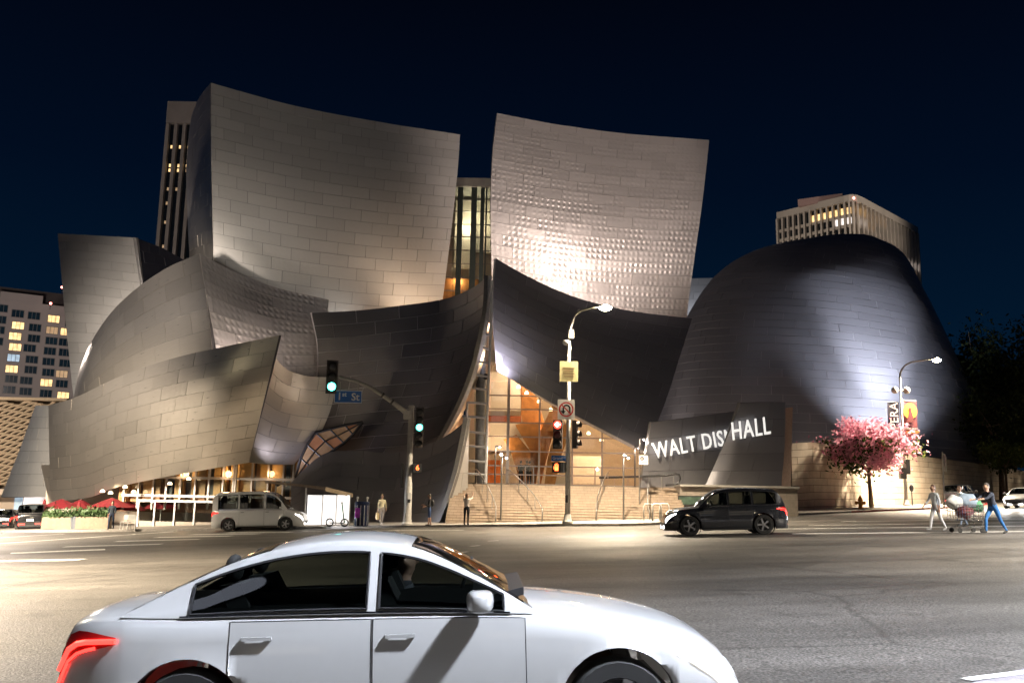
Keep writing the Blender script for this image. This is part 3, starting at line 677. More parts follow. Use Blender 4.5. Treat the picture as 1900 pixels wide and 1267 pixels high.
# sloping cream soffit behind the dark sail
a0, a1, a2, a3 = at(925, 672, 65.2), at(1205, 826, 65.2), at(1205, 790, 78.5), at(925, 620, 78.5)
b = MB(); b.prism([a0, a1, a2, a3], (0, 0, 0.3)); obj('soffit', b, M_cream, LB)
for (px, py) in ((977, 731), (1000, 747), (1022, 762), (1092, 806), (1116, 818), (962, 720)):
    c = at(px, py, 66.5); b = MB(); b.lathe([(0.0, 0.0), (0.14, 0.0), (0.14, 0.1), (0.05, 0.22)], c, 10); obj('downlight', b, glow('lamp_warm', (1.0, 0.78, 0.5), 5), LB)
p0, p1 = at(906, 853, 73), at(928, 898, 73)
b = MB(); b.box(((p0.x+p1.x)/2, 73.2, (p0.z+p1.z)/2), (p1.x-p0.x, 0.3, p0.z-p1.z)); obj('orange_door', b, M_orange, LB)
p0, p1 = at(1063, 845, 71), at(1116, 898, 71)
b = MB(); b.box(((p0.x+p1.x)/2, 71.2, (p0.z+p1.z)/2), (p1.x-p0.x, 0.3, p0.z-p1.z)); obj('white_screen', b, M_white, LB)
p0, p1 = at(1027, 888, 68), at(1062, 898, 68)
b = MB(); b.box(((p0.x+p1.x)/2, 68.2, (p0.z+p1.z)/2), (p1.x-p0.x, 0.8, p0.z-p1.z+0.3)); obj('counter', b, M_white, LB)
p0, p1 = at(966, 872, 70), at(975, 890, 70)
b = MB(); b.box(((p0.x+p1.x)/2, 70.2, (p0.z+p1.z)/2), (p1.x-p0.x, 0.1, p0.z-p1.z)); obj('poster_stand', b, M_white, LB)
for (x, y, z, e) in ((1.0, 68.0, 11.0, 1600), (4.5, 69.5, 8.0, 1900), (8.6, 69.0, 5.6, 1500), (-0.8, 68.0, 5.4, 350), (-0.4, 67.0, 14.0, 300)):
    point('lobby_lamp', (x, y, z), e*0.72, (1.0, 0.60, 0.33), 0.5, LB)
# timber tree columns: faceted trunk planes fanning upward
def timber(label, base, outs, mats):
    t = thing('timber_column', label, 'column', base, group='timber tree columns in the lobby', world=True)
    for k, (poly, Y, th) in enumerate(outs):
        b = MB(); b.prism([at(px, py, Y) for px, py in poly], (0.05, th, 0.02)); obj('timber_facet', b, mats[k % len(mats)], t)
timber('brown timber column with splayed angular branches on the left of the lobby', tuple(at(968, 898, 68.5)), [
    ([(966, 898), (948, 838), (934, 815), (958, 806), (985, 838), (984, 898)], 68.4, 0.9),
    ([(966, 806), (956, 788), (970, 785), (1003, 785), (1001, 838), (985, 838)], 69.2, 0.8),
    ([(966, 760), (966, 700), (990, 720), (1012, 790), (1000, 838), (972, 800)], 70.0, 0.7),
    ([(984, 898), (985, 838), (1000, 838), (998, 870), (994, 898)], 68.9, 0.7)], [M_wood, M_wood2, M_wood])
timber('orange timber column leaning wide behind the red arrow signal', tuple(at(1010, 898, 67.5)), [
    ([(1003, 898), (1012, 860), (1022, 820), (1040, 760), (1026, 750), (1002, 800), (998, 838), (1001, 898)], 68.4, 0.8),
    ([(1010, 898), (1016, 850), (1030, 800), (1014, 798), (1040, 768), (1058, 800), (1040, 850), (1030, 898)], 67.6, 0.8)], [M_wood, M_wood2])

# ------------------------------------------------------------------ entrance curtain wall (parts of the hall)
CW = obj('curtain_wall_sill', MB().box((3.6, YF, Z1+0.06), (15.6, 0.22, 0.12)), M_mull, HALL)
def elim(px):      # lower edge of the dark sail, pixel height at a given column
    return 688+(px-922)/(1197-922)*150-22
vx = [868, 885, 906, 943, 1001, 1062, 1117, 1178, 1200]; hy = [735, 760, 785, 811, 838, 865, 881, 898]
for k, px in enumerate(vx[2:-1]):
    ytop = max(640, elim(px)) if px > 922 else 560
    a, c = at(px, ytop, YF), at(px, 899, YF); w = 0.20 if px in (943,) else 0.12
    b = MB(); b.box(((a.x+c.x)/2, YF, (a.z+c.z)/2), (w, 0.22, a.z-c.z)); obj('mullion', b, M_mull, HALL)
for py in hy[:-1]:
    xa = 906; xb = min(1200, 922+(py+22-688)/150*275)
    a, c = at(xa, py, YF), at(xb, py, YF); z = at(1000, py, YF).z
    b = MB(); b.box(((a.x+c.x)/2, YF-0.02, z), (c.x-a.x, 0.14, 0.085)); obj('transom', b, M_mull, HALL)
hz = [at(1000, q, YF).z for q in [650, 680, 708]+hy]
for i in range(2, len(vx)-1):
    xa, xb = at(vx[i], 850, YF).x+0.08, at(vx[i+1], 850, YF).x-0.08
    for j in range(len(hz)-1):
        pym = ([650, 680, 708]+hy)[j+1]
        if pym < elim(vx[i])+8 or (j < 3 and vx[i] > 910): continue
        b = MB(); b.box(((xa+xb)/2, YF+0.03, (hz[j]+hz[j+1])/2), (xb-xa, 0.02, hz[j]-hz[j+1]-0.1)); obj('pane', b, M_glass, HALL)
for px in (975, 990, 1104, 1116):    # door posts
    a, c = at(px, 866, YF-0.1), at(px, 899, YF-0.1); b = MB(); b.box((a.x, YF-0.1, (a.z+c.z)/2), (0.08, 0.1, a.z-c.z)); obj('door_post', b, M_mull, HALL)
# white pipe ladder frame beside the bowl, glass and a grey column behind it
M_pipe = mat('white_pipe', (0.72, 0.72, 0.74), 0.35, metal=0.3)
YL = 60.2
b = MB(); b.tube([at(913, 520, YL), at(911, 600, YL), at(907, 700, YL), at(904, 768, YL), at(903, 830, YL), at(901, 898, YL)], 0.09, 8); obj('ladder_post', b, M_pipe, HALL)
for (ya, xa) in ((597, 907), (622, 902), (647, 897), (673, 891), (698, 885), (722, 877), (748, 866), (774, 858), (803, 871), (829, 868), (856, 866), (880, 866)):
    xb = 911-(ya-520)*0.027; b = MB(); b.tube([at(xa, ya-2, YL+0.4), at(xb, ya+1, YL)], 0.075, 8); obj('ladder_rung', b, M_pipe, HALL)
b = MB(); b.tube([at(867, 748, YL+0.2), at(866, 775, YL+0.2)], 0.08, 8); obj('ladder_rung', b, M_pipe, HALL)
a, c = at(893, 640, 63.4), at(890, 898, 63.4); b = MB(); b.tube([a, c], 0.34, 12); obj('grey_column', b, mat('column_grey', (0.22, 0.23, 0.24), 0.5, metal=0.3), HALL, smooth=True)
for i, (xa, xb) in enumerate(((868, 886), (896, 905))):
    for j in range(8):
        ya, yb = 700+j*25, 724+j*25
        p, q = at(xa, ya, 63.9), at(xb, yb, 63.9)
        if ya < 790 and xa < 880: p.x = at(880, ya, 63.9).x
        b = MB(); b.box(((p.x+q.x)/2, 63.9, (p.z+q.z)/2), (max(0.1, q.x-p.x), 0.03, p.z-q.z)); obj('pane', b, M_glass, HALL)
b = MB(); p, q = at(866, 690, 68), at(900, 898, 68); b.box(((p.x+q.x)/2, 68, (p.z+q.z)/2), (q.x-p.x, 0.3, p.z-q.z)); obj('inner_wall', b, M_cream, HALL)

# ------------------------------------------------------------------ glass slot between the two big sails
YS = 78.0
p, q = at(818, 338, YS), at(925, 560, YS)
b = MB(); b.box(((p.x+q.x)/2, YS+5, (p.z+q.z)/2-2), (q.x-p.x+3, 0.3, p.z-q.z+6)); obj('inner_wall', b, M_cream, HALL)
for (px0, py0, px1, py1, mt, Y) in ((846, 372, 880, 498, M_cream, 80.5), (880, 372, 915, 470, M_cream, 81.0), (812, 518, 890, 575, M_wood, 79.5)):
    p, q = at(px0, py0, Y), at(px1, py1, Y); b = MB(); b.box(((p.x+q.x)/2, Y, (p.z+q.z)/2), (q.x-p.x, 0.5, p.z-q.z)); obj('inner_wall', b, mt, HALL)
p, q = at(826, 331, YS-0.4), at(930, 346, YS-0.4)
b = MB(); b.box(((p.x+q.x)/2, YS+3, (p.z+q.z)/2), (q.x-p.x+4, 7, p.z-q.z+0.1)); obj('parapet', b, M_conc, HALL)
for px, w in ((853, 0.16), (858, 0.3), (882, 0.5), (898, 0.35), (905, 0.14)):
    a, c = at(px, 345, YS), at(px-9, 575, YS); b = MB(); b.box(((a.x+c.x)/2, YS, (a.z+c.z)/2), (w, 0.25, a.z-c.z)); obj('mullion', b, mat('slot_mullion', (0.09, 0.11, 0.10), 0.4, metal=0.5), HALL)
for py in (372, 393, 417, 440, 465, 490, 515, 540):
    a, c = at(822, py, YS), at(915, py, YS); b = MB(); b.box(((a.x+c.x)/2, YS-0.05, (a.z+c.z)/2), (c.x-a.x, 0.12, 0.08)); obj('transom', b, M_mull, HALL)
sx = [838, 856, 881, 898, 912]; sy = [346, 372, 393, 417, 440, 465, 490, 515, 540, 570]
for i in range(len(sx)-1):
    for j in range(len(sy)-1):
        p, q = at(sx[i], sy[j], YS+0.05), at(sx[i+1], sy[j+1], YS+0.05); b = MB(); b.box(((p.x+q.x)/2, YS+0.05, (p.z+q.z)/2), (q.x-p.x-0.1, 0.02, p.z-q.z-0.08)); obj('pane', b, M_glass, HALL)
point('slot_lamp', at(868, 420, 79.4), 200, (1.0, 0.83, 0.58), 0.3, HALL)
point('slot_lamp', at(890, 400, 79.4), 120, (1.0, 0.9, 0.6), 0.3, HALL)
point('slot_lamp', at(850, 520, 79.0), 150, (1.0, 0.7, 0.4), 0.3, HALL)

# ------------------------------------------------------------------ leaf-shaped skylight in the bowl
top_ = [(673, 783), (640, 789), (612, 796), (586, 803), (570, 825), (558, 850), (548, 884)]
bot_ = [(673, 783), (655, 806), (638, 822), (620, 834), (598, 850), (578, 868), (552, 890)]
def ysk(px): return lerp(64.3, 64.9, (px-548)/125.0)
sky = obj('skylight_frame', MB().tube([at(px, py, ysk(px)) for px, py in top_+bot_[::-1][:-1]+[top_[0]]], 0.10, 6), M_black, HALL)
M_pw = mat('skylight_pane', (0.30, 0.20, 0.12), 0.25, var=0.35, scale=1.2, emit=(0.55, 0.30, 0.14), estr=0.10)
M_pw2 = mat('skylight_pane_orange', (0.32, 0.15, 0.08), 0.25, var=0.3, scale=1.0, emit=(0.60, 0.24, 0.10), estr=0.09)
for i in range(len(top_)-1):
    T0, T1, B0, B1 = [at(px, py, ysk(px)) for px, py in (top_[i], top_[i+1], bot_[i], bot_[i+1])]
    for k, (f0, f1) in enumerate(((0.02, 0.5), (0.52, 0.98))):
        b = MB(); b.prism([T0.lerp(B0, f0), T1.lerp(B1, f0), T1.lerp(B1, f1), T0.lerp(B0, f1)], (0, 0.04, 0)); obj('pane', b, M_pw if (i+k) % 3 else M_pw2, sky)
    b = MB(); b.tube([T1, B1], 0.07, 6); obj('glazing_bar', b, M_black, sky)
mids = [at((a[0]+c[0])/2, (a[1]+c[1])/2, ysk(a[0])-0.03) for a, c in zip(top_, bot_)]
obj('glazing_bar', MB().tube(mids, 0.05, 6), M_black, sky)

# ------------------------------------------------------------------ street-level timber and glass front under the low sail
YG = 66.4
p, q = at(222, 850, YG+2.5), at(560, 955, YG+2.5)
b = MB(); b.box(((p.x+q.x)/2, YG+3, (p.z+q.z)/2), (q.x-p.x, 0.3, p.z-q.z)); obj('shop_back_wall', b, mat('shop_brown', (0.20, 0.10, 0.05), 0.7), HALL)
rn = random.Random(5)
x = 228
while x < 548:
    w = rn.choice([8, 10, 12]); k = rn.random()
    a, c = at(x, 862 if x < 440 else 856, YG+0.6), at(x+w, 930, YG+0.6)
    b = MB(); b.box(((a.x+c.x)/2, YG+0.6+rn.uniform(-.3, .3), (a.z+c.z)/2+1.0), (c.x-a.x, 0.35, a.z-c.z+2.0)); obj('timber_panel', b, M_wood2 if k < 0.45 else (M_wood if k < 0.7 else mat('dark_curtain', (0.07, 0.06, 0.06), 0.6)), HALL)
    x += w+rn.choice([1, 3, 9])
for px in (236, 262, 289, 313, 339, 366, 391, 417, 436, 440, 470, 500, 528, 546):
    a, c = at(px, 850, YG), at(px, 945, YG); b = MB(); b.box((a.x, YG, (a.z+c.z)/2), (0.12, 0.2, a.z-c.z)); obj('mullion', b, M_mull, HALL)
for py in (887, 921):
    a, c = at(226, py, YG), at(552, py, YG); b = MB(); b.box(((a.x+c.x)/2, YG-0.05, (a.z+c.z)/2), (c.x-a.x, 0.2, 0.18)); obj('transom', b, M_mull, HALL)
gx = [226, 262, 289, 313, 339, 366, 391, 417, 438, 470, 500, 528, 552]
for i in range(len(gx)-1):
    p, q = at(gx[i], 850, YG+0.05), at(gx[i+1], 920, YG+0.05); b = MB(); b.box(((p.x+q.x)/2, YG+0.06, (p.z+q.z)/2), (q.x-p.x-0.14, 0.02, p.z-q.z)); obj('pane', b, M_glass, HALL)
for (px, py) in ((190, 913), (232, 905), (248, 914), (315, 899), (205, 916), (350, 890)):
    c = at(px, py, YG-1.0); b = MB(); b.lathe([(0.0, 0.0), (0.16, 0.0), (0.16, 0.1), (0.05, 0.2)], c, 10); obj('downlight', b, glow('lamp_warm', (1.0, 0.78, 0.5), 5), HALL)
for px, e_ in ((260, 90), (340, 120), (420, 120), (500, 90)):
    point('shop_lamp', at(px, 900, YG+0.1)+Vector((0, 0.35-0.7, 0.8)), e_, (1.0, 0.62, 0.32), 0.3, HALL)
# floor slab and dark mass that carries the sails
b = MB(); b.box((at(250, 900, 74).x, 76, 0.4), (12, 8, 4.0)); obj('cafe_wall', b, M_cream, HALL)

# ------------------------------------------------------------------ lettering on the slabs
M_let = glow('sign_letters', (1.0, 0.97, 0.92), 0.9)
o_ = at(1212, 838, 59.75); o2 = at(1385, 806, 62.2); up_ = at(1208, 783, 60)-at(1196, 860, 60)
p_up = pM1.ev(0.3, 0.2)[0]-pM1.ev(0.3, 0.6)[0]
Mt = frame_matrix(o_, o2-o_, Vector(p_up))
sl1 = [c for c in HALL.children if c.name.startswith('sign_slab')]
text_mesh('lettering', 'WALT DISNEY', 1.48, M_let, sl1[0], Mt, 0.03, 'LEFT', 0.74, 0.0, 1.12, 0.008)
q0 = pM2.ev(0.24, 0.28)[0]; q1 = pM2.ev(0.62, 0.20)[0]; nn_ = Vector(pM2.ev(0.4, 0.25)[1]); qu = Vector(pM2.ev(0.3, 0.1)[0]-pM2.ev(0.18, 0.5)[0])
Mt = frame_matrix(Vector(at(1344, 801, 59.25))+nn_*0.55, Vector(at(1416, 789, 60.05))-Vector(at(1344, 801, 59.25)), qu)
text_mesh('lettering', 'HALL', 1.62, M_let, sl1[1], Mt, 0.03, 'LEFT', 0.70, 0.12, 1.12, 0.008)
# pinkish return wall beside the front slab
b = MB(); b.prism([at(1456, 757, 62.2), at(1471, 755, 63.4), at(1467, 905, 63.4), at(1450, 905, 62.2)], (0.02, 0.3, 0)); obj('return_wall', b, mat('stone_pink', (0.48, 0.33, 0.26), 0.7), HALL)
# base below the slabs: low terrace wall with poster cases
M_ter = brick_stone('terrace_stone', (0.32, 0.27, 0.22), (0.28, 0.24, 0.20), 0.9, 0.4)
a = at(1190, 903, 58.8)
TW = thing('terrace_wall', 'low stone terrace wall below the lettered slabs', 'wall', (13, 58.5, 0.5), world=True)
b = MB(); b.box(((SX1+18.2)/2, 61.5, 1.15), (18.2-SX1-0.02, 6.0, 2.6)); obj('wall_body', b, M_ter, TW)
b = MB(); b.box(((SX1+18.2)/2, 61.4, 2.5), (18.3-SX1, 6.4, 0.12)); obj('coping', b, M_conc, TW)
M_gr = mat('poster_green', (0.05, 0.08, 0.06), 0.3, var=0.8, scale=2.0)
for (px0, px1, y0, y1) in ((1258, 1306, 919, 938), (1334, 1350, 917, 934)):
    p, q = at(px0, y0, 58.38), at(px1, y1, 58.38); b = MB(); b.box(((p.x+q.x)/2, 58.4, (p.z+q.z)/2), (q.x-p.x, 0.1, p.z-q.z)); pc = obj('poster_case', b, M_black, TW)
    b = MB(); b.box(((p.x+q.x)/2, 58.345, (p.z+q.z)/2), (q.x-p.x-0.12, 0.02, p.z-q.z-0.12)); obj('poster', b, M_gr, pc)
# ------------------------------------------------------------------ podium wall of stone blocks at the foot of the dome
PW = thing('stone_podium_wall', 'long pale stone block wall at the foot of the dome', 'wall', tuple(at(1505, 940, 68)), world=True)
M_stone = mat('travertine', (0.56, 0.47, 0.37), 0.75, var=0.16, scale=0.9, bump=0.3, bscale=8)
M_stone2 = mat('travertine_warm', (0.52, 0.42, 0.32), 0.75, var=0.16, scale=0.9, bump=0.3, bscale=8)
def block_wall(P, Q, hp, hq, zb_p, zb_q, rows, bl, parent, thick=0.5, cap=True):
    """P,Q plan ends; wall of separate blocks; top heights hp,hq"""
    P = Vector(P); Q = Vector(Q); d = Q-P; d.z = 0; ln = d.length; ux = d/ln; nrm = Vector((ux.y, -ux.x, 0))
    b = MB(); tops = []
    for (A, h, zb) in ((P, hp, zb_p), (Q, hq, zb_q)): tops.append((A, h, zb))
    b.prism([Vector((P.x, P.y, zb_p)), Vector((Q.x, Q.y, zb_q)), Vector((Q.x, Q.y, hq)), Vector((P.x, P.y, hp))], -nrm*thick); bd = obj('wall_core', b, mat('mortar', (0.17, 0.14, 0.11), 0.9), parent)
    rn2 = random.Random(3)
    for r in range(rows):
        x = -bl*(0.5 if r % 2 else 0.0)
        while x < ln:
            x0, x1 = max(0, x)+0.012, min(ln, x+bl)-0.012; x += bl
            if x1-x0 < 0.1: continue
            pr = 0.03+rn2.uniform(0, 0.02)
            def pt(xx, f): 
                t = xx/ln; z = lerp(lerp(zb_p, zb_q, t), lerp(hp, hq, t), f); return P+ux*xx+Vector((0, 0, z-P.z))
            g = 0.03/rows*1.2
            f0, f1 = r/rows+g, (r+1)/rows-g
            b = MB(); b.prism([pt(x0, f0), pt(x1, f0), pt(x1, f1), pt(x0, f1)], nrm*pr); obj('stone_block', b, M_stone if rn2.random() < .6 else M_stone2, parent)
A_, B_, C_ = at(1467, 822, 70), at(1506, 820, 72.0), at(1836, 862, 104)
D_ = at(1960, 884, 122)
block_wall(A_, B_, A_.z, B_.z, 0.6, 0.7, 10, 1.6, PW)
block_wall(B_, C_, B_.z, C_.z, 0.7, 1.4, 10, 2.5, PW)
block_wall(C_, D_, C_.z, D_.z, 1.4, 1.8, 8, 3.2, PW)

# dome and lower sails floods
_fl = at(1700, 852, 91.0); _fl.z = 6.0
flood(_fl, at(1615, 620, 103), 34000, COOL, 84, 0.6)
flood(_fl+Vector((0.6, 0, 0)), at(1600, 520, 106), 90000, COOL, 44, 0.6)
flood(at(1600, 838, 84.0)+Vector((0, 0, 0.2)), at(1500, 600, 103.0), 300, COOL, 130, 0.5)
flood(at(906, 690, 60.9), at(950, 600, 63.5), 700, VIO, 130)
flood(at(450, 700, 62.0), at(480, 560, 65), 700, PINK, 140)
flood(at(520, 885, 62.5), at(570, 760, 64), 600, VIO, 120)
flood(at(1312, 610, 121), at(1300, 540, 125), 1500, COOL, 100)
# ------------------------------------------------------------------ towers behind
M_tc = mat('tower_concrete', (0.30, 0.27, 0.25), 0.85, var=0.1, scale=0.3)
M_tcl = mat('tower_concrete_pale', (0.50, 0.45, 0.40), 0.85, var=0.12, scale=0.3)
M_tw = mat('apartment_render', (0.34, 0.31, 0.31), 0.85, var=0.06, scale=0.2)
M_dkg = mat('dark_glass', (0.010, 0.014, 0.020), 0.15, var=0.3, spec=0.6)
M_blg = mat('blue_dark_glass', (0.008, 0.022, 0.035), 0.15, var=0.4, scale=0.6, emit=(0.01, 0.05, 0.09), estr=0.05)
def lit(name, col, s, var=0.55, scale=1.3):
    if name in MATS: return MATS[name]
    mm = mat(name, col, 0.4, var=0.1); t = mm.node_tree; b = t.nodes['Principled BSDF']; c = t.nodes.new('ShaderNodeTexCoord'); n = t.nodes.new('ShaderNodeTexVoronoi'); n.inputs['Scale'].default_value = scale
    t.links.new(c.outputs['Object'], n.inputs['Vector']); r = t.nodes.new('ShaderNodeMapRange'); r.inputs['To Min'].default_value = s*(1+var); r.inputs['To Max'].default_value = s*(1-var)
    t.links.new(n.outputs['Distance'], r.inputs['Value']); t.links.new(r.outputs[0], b.inputs['Emission Strength']); b.inputs['Emission Color'].default_value = tuple(col)+(1,)
    return mm
L_y = lit('window_lit_yellow', (1.0, 0.66, 0.30), 1.3); L_w = lit('window_lit_white', (0.95, 0.88, 0.86), 1.2); L_d = lit('window_lit_dim', (0.75, 0.52, 0.30), 0.32); L_b = lit('window_lit_blue', (0.5, 0.7, 0.9), 0.5)

# dark tower with vertical piers
TY = 200.0
T1 = thing('dark_office_tower', 'dark tower with vertical concrete piers behind the left steel tower', 'tower', tuple(at(340, 470, TY+10)*1.0), world=True)
zt = at(310, 190, TY).z; xL = at(309, 235, TY).x; wpx = TY/FPX
xR = xL+125*wpx; zb = 0.0
b = MB(); b.box(((xL+xR)/2, TY+13, (zt+zb)/2-0.3), (xR-xL-0.4, 25, zt-zb-0.8)); obj('core', b, M_dkg, T1)
b = MB(); b.box(((xL+xR)/2, TY+12.5, zt-2.6), (xR-xL, 26.2, 5.2)); obj('parapet', b, M_tc, T1)
bay = 16.5*wpx; npier = 8
for i in range(npier):
    x = xL+0.35+i*bay; b = MB(); b.box((x, TY+0.1, (zt-5.3+zb)/2), (0.75, 1.1, zt-5.3-zb)); obj('pier', b, M_tc, T1)
b = MB(); b.box((xL+0.2, TY+13, (zt-5.3)/2), (0.6, 24.5, zt-5.3)); obj('side_wall', b, M_tc, T1)
rn = random.Random(21); fl = 1.18*9.3/10
for i in range(3):
    for k in range(30):
        z = zt-6.2-k*1.12; x0 = xL+0.8+i*bay; s_ = None
        if k in (4, 8) or (k in (9,) and i < 2): s_ = L_y
        elif rn.random() < 0.1: s_ = L_d
        b = MB(); b.box((x0+bay/2-0.06, TY+0.35, z), (bay-0.9, 0.06, 0.72)); obj('window', b, s_ or M_dkg, T1)
# rounded pale tower on the right
T2 = thing('pale_rounded_tower', 'pale high-rise with rounded corner and close vertical fins behind the dome', 'tower', tuple(at(1580, 450, 205)), world=True)
pl = [at(1441, 405, 214), at(1566, 375, 200.6)]; cr = [at(1575, 373, 199.9), at(1583, 372.5, 199.7), at(1591, 373.5, 200.0)]; pr_ = [at(1600, 376, 201.2), at(1703, 416, 224)]
ztop = (pl[0].z+cr[1].z+pr_[1].z)/3+0.6
def seg(a, c, n): return [a.lerp(c, i/n) for i in range(n)]
outline = seg(pl[0], pl[1], 12)+[pl[1]]+cr+seg(pr_[0], pr_[1], 15)+[pr_[1]]
outline = [Vector((p.x, p.y, 0)) for p in outline]
zlow = 30.0
back = [Vector((outline[-1].x*1.10-4, outline[-1].y*1.10, 0)), Vector((outline[0].x*1.12+4, outline[0].y*1.12, 0))]
inn = []
for i, p in enumerate(outline):
    a = outline[max(0, i-1)]; c = outline[min(len(outline)-1, i+1)]; d = (c-a).normalized(); inn.append(p+Vector((-d.y, d.x, 0))*0.9)
b = MB(); b.prism([Vector((p.x, p.y, 2)) for p in inn+back], (0, 0, ztop-2.4)); obj('core', b, M_dkg, T2)
b = MB(); b.prism([Vector((p.x, p.y, ztop-1.5)) for p in outline+back], (0, 0, 1.6)); obj('parapet', b, M_tcl, T2)
for i in range(len(outline)):
    p = outline[i]; a = outline[max(0, i-1)]; c = outline[min(len(outline)-1, i+1)]; d = (c-a).normalized(); R3 = Matrix.Rotation(math.atan2(d.y, d.x), 3, 'Z')
    b = MB(); q = p+Vector((-d.y, d.x, 0))*0.35; b.box((q.x, q.y, (ztop-1.55+zlow)/2), (0.42, 0.9, ztop-1.55-zlow), R3); obj('fin', b, M_tcl, T2)
for i in range(len(outline)-1):
    p, c = inn[i], inn[i+1]; d = (c-p); R3 = Matrix.Rotation(math.atan2(d.y, d.x), 3, 'Z'); nrm = Vector((d.y, -d.x, 0)).normalized(); q = (p+c)/2
    for k in range(9):
        z1 = ztop-2.6-k*2.35; corner = 12 <= i <= 16
        s_ = M_dkg
        if k == 0: s_ = L_y if 6 <= i <= 16 else (L_d if i in (17, 18, 19, 20, 21) else M_dkg)
        elif k == 1: s_ = L_w if 10 <= i <= 16 else (L_d if i in (17, 18) else M_dkg)
        elif k in (3, 4, 5, 6) and rn.random() < 0.3: s_ = L_d
        if k == 3 and i >= 26: s_ = L_w
        b = MB(); w_ = q+nrm*0.06; b.box((w_.x, w_.y, z1-0.8), (d.length-0.3, 0.08, 1.55), R3); obj('window', b, s_, T2)
        b = MB(); w_ = q+nrm*0.16; b.box((w_.x, w_.y, z1-1.98), (d.length-0.1, 0.3, 0.72), R3)
        if k < 5: obj('spandrel', b, M_tcl, T2)
p, q = at(1490, 384, 206), at(1578, 366, 203); b = MB(); b.box(((p.x+q.x)/2, 207.5, ztop+0.6), (q.x-p.x, 5, 1.6), Matrix.Rotation(R_(-30), 3, 'Z')); obj('plant_room', b, mat('plant_pink', (0.30, 0.20, 0.19), 0.8), T2)
c = at(1584, 368, 199.8); b = MB(); b.sphere(c, 0.3); obj('beacon', b, glow('beacon_red', (1.0, 0.25, 0.2), 12), T2); b = MB(); b.tube([c, c-Vector((0, 0, 1.4))], 0.08, 6); obj('beacon_mast', b, M_black, T2)
spot('tower_fill', (112, 150, 40), at(1580, 420, 205), 100000, (1.0, 0.85, 0.7), 40, 0.6, T2, 2.0)  # unseen spots added to brighten the two towers
spot('tower_fill', (30, 165, 45), at(1500, 420, 210), 40000, (1.0, 0.85, 0.7), 40, 0.6, T2, 2.0)
spot('tower_fill', (-110, 150, 40), at(330, 300, 205), 6000, (1.0, 0.88, 0.8), 50, 0.6, T1, 2.0)

# apartment block far left
AY = 170.0
T3 = thing('apartment_block', 'grey apartment block with a grid of square windows, some lit', 'building', tuple(at(60, 760, AY)), world=True)
ax0, ax1 = at(-40, 640, AY), at(150, 640, AY+9); dirx = Vector((ax1.x-ax0.x, ax1.y-ax0.y, 0)); ll = dirx.length; dirx.normalize(); nrm = Vector((dirx.y, -dirx.x, 0)); R3 = Matrix.Rotation(math.atan2(dirx.y, dirx.x), 3, 'Z')
ztop3 = at(33, 559, AY+3).z
def apt(u, z, off=0.0): return Vector((ax0.x, ax0.y, 0))+dirx*u+nrm*off+Vector((0, 0, z))
b = MB(); c = apt(ll/2, ztop3/2, -9); b.box(c, (ll, 18, ztop3), R3); obj('wall', b, M_tw, T3)
b = MB(); c = apt(ll*0.45, ztop3+1.7, -10); b.box(c, (ll*0.8, 10, 3.4), R3); obj('roof_plant', b, mat('roof_dark', (0.06, 0.05, 0.05), 0.8), T3)
b = MB(); c = apt(ll*0.36, ztop3+0.8, -1.2); b.box(c, (ll*0.42, 2.2, 1.6), R3); obj('roof_screen', b, M_tw, T3)
for (px, py) in ((94, 563), (115, 533)):
    b = MB(); c_ = at(px, py, AY-0.5 if px < 100 else AY+3); b.sphere(c_, 0.22); obj('beacon', b, glow('beacon_red', (1.0, 0.25, 0.2), 12), T3); b = MB(); b.tube([c_, c_-Vector((0, 0, 1.2))], 0.05, 6); obj('beacon_mast', b, M_black, T3)
cols = {0: [(3, 572), (0, 593), (-3, 612), (-6, 633)], 1: [(33, 582), (33.5, 604), (28, 624), (28, 644), (25, 664), (21.5, 684.5), (21, 703), (17, 723)],
        2: [(63, 586), (65, 608), (63, 628), (55, 646), (59, 667), (57, 686), (48.5, 706), (47.5, 726)],
        3: [(99.5, 592), (96.5, 613), (95.5, 632.5), (92.5, 651.5), (90, 671), (89.5, 691), (86, 710), (85, 730)],
        4: [(132, 600), (123, 616), (120, 635), (120, 654), (121, 674), (114.5, 694), (114.5, 712), (117, 734)]}
litset = {(1, 1), (1, 2), (1, 3), (1, 4), (1, 5), (3, 0), (3, 1), (4, 1), (4, 5), (3, 6), (4, 7)}
M_frame = mat('window_frame', (0.16, 0.15, 0.15), 0.5)
for cc, lst in cols.items():
    for r_i, (px, py) in enumerate(lst):
        # where the sight line meets the facade plane
        d = ray(px, py); tt = (Vector((ax0.x, ax0.y, 0))-CAMP).dot(nrm)/d.dot(nrm); pt = CAMP+d*tt; u = (Vector((pt.x, pt.y, 0))-Vector((ax0.x, ax0.y, 0))).dot(dirx); z = pt.z
        s_ = M_blg
        if (cc, r_i) in litset: s_ = L_b if (cc, r_i) == (1, 4) else (L_d if (cc, r_i) in ((3, 1), (4, 5)) else L_y)
        b = MB()
        for (dx, dz, w, h) in ((0, 0.72, 2.2, 0.1), (0, -0.72, 2.2, 0.1), (-1.05, 0, 0.1, 1.4), (1.05, 0, 0.1, 1.4), (-0.34, 0, 0.07, 1.4), (0.34, 0, 0.07, 1.4)):
            b.box(apt(u+dx, z+dz, 0.06), (w, 0.14, h), R3)
        wf = obj('window', b, M_frame, T3)
        b = MB(); b.box(apt(u, z, 0.02), (2.1, 0.06, 1.4), R3); obj('pane', b, s_, wf)
point('apartment_fill', Vector((-70, 120, 22)), 42000, (1.0, 0.85, 0.75), 2.0, T3)  # unseen point lamp added to brighten the apartment wall
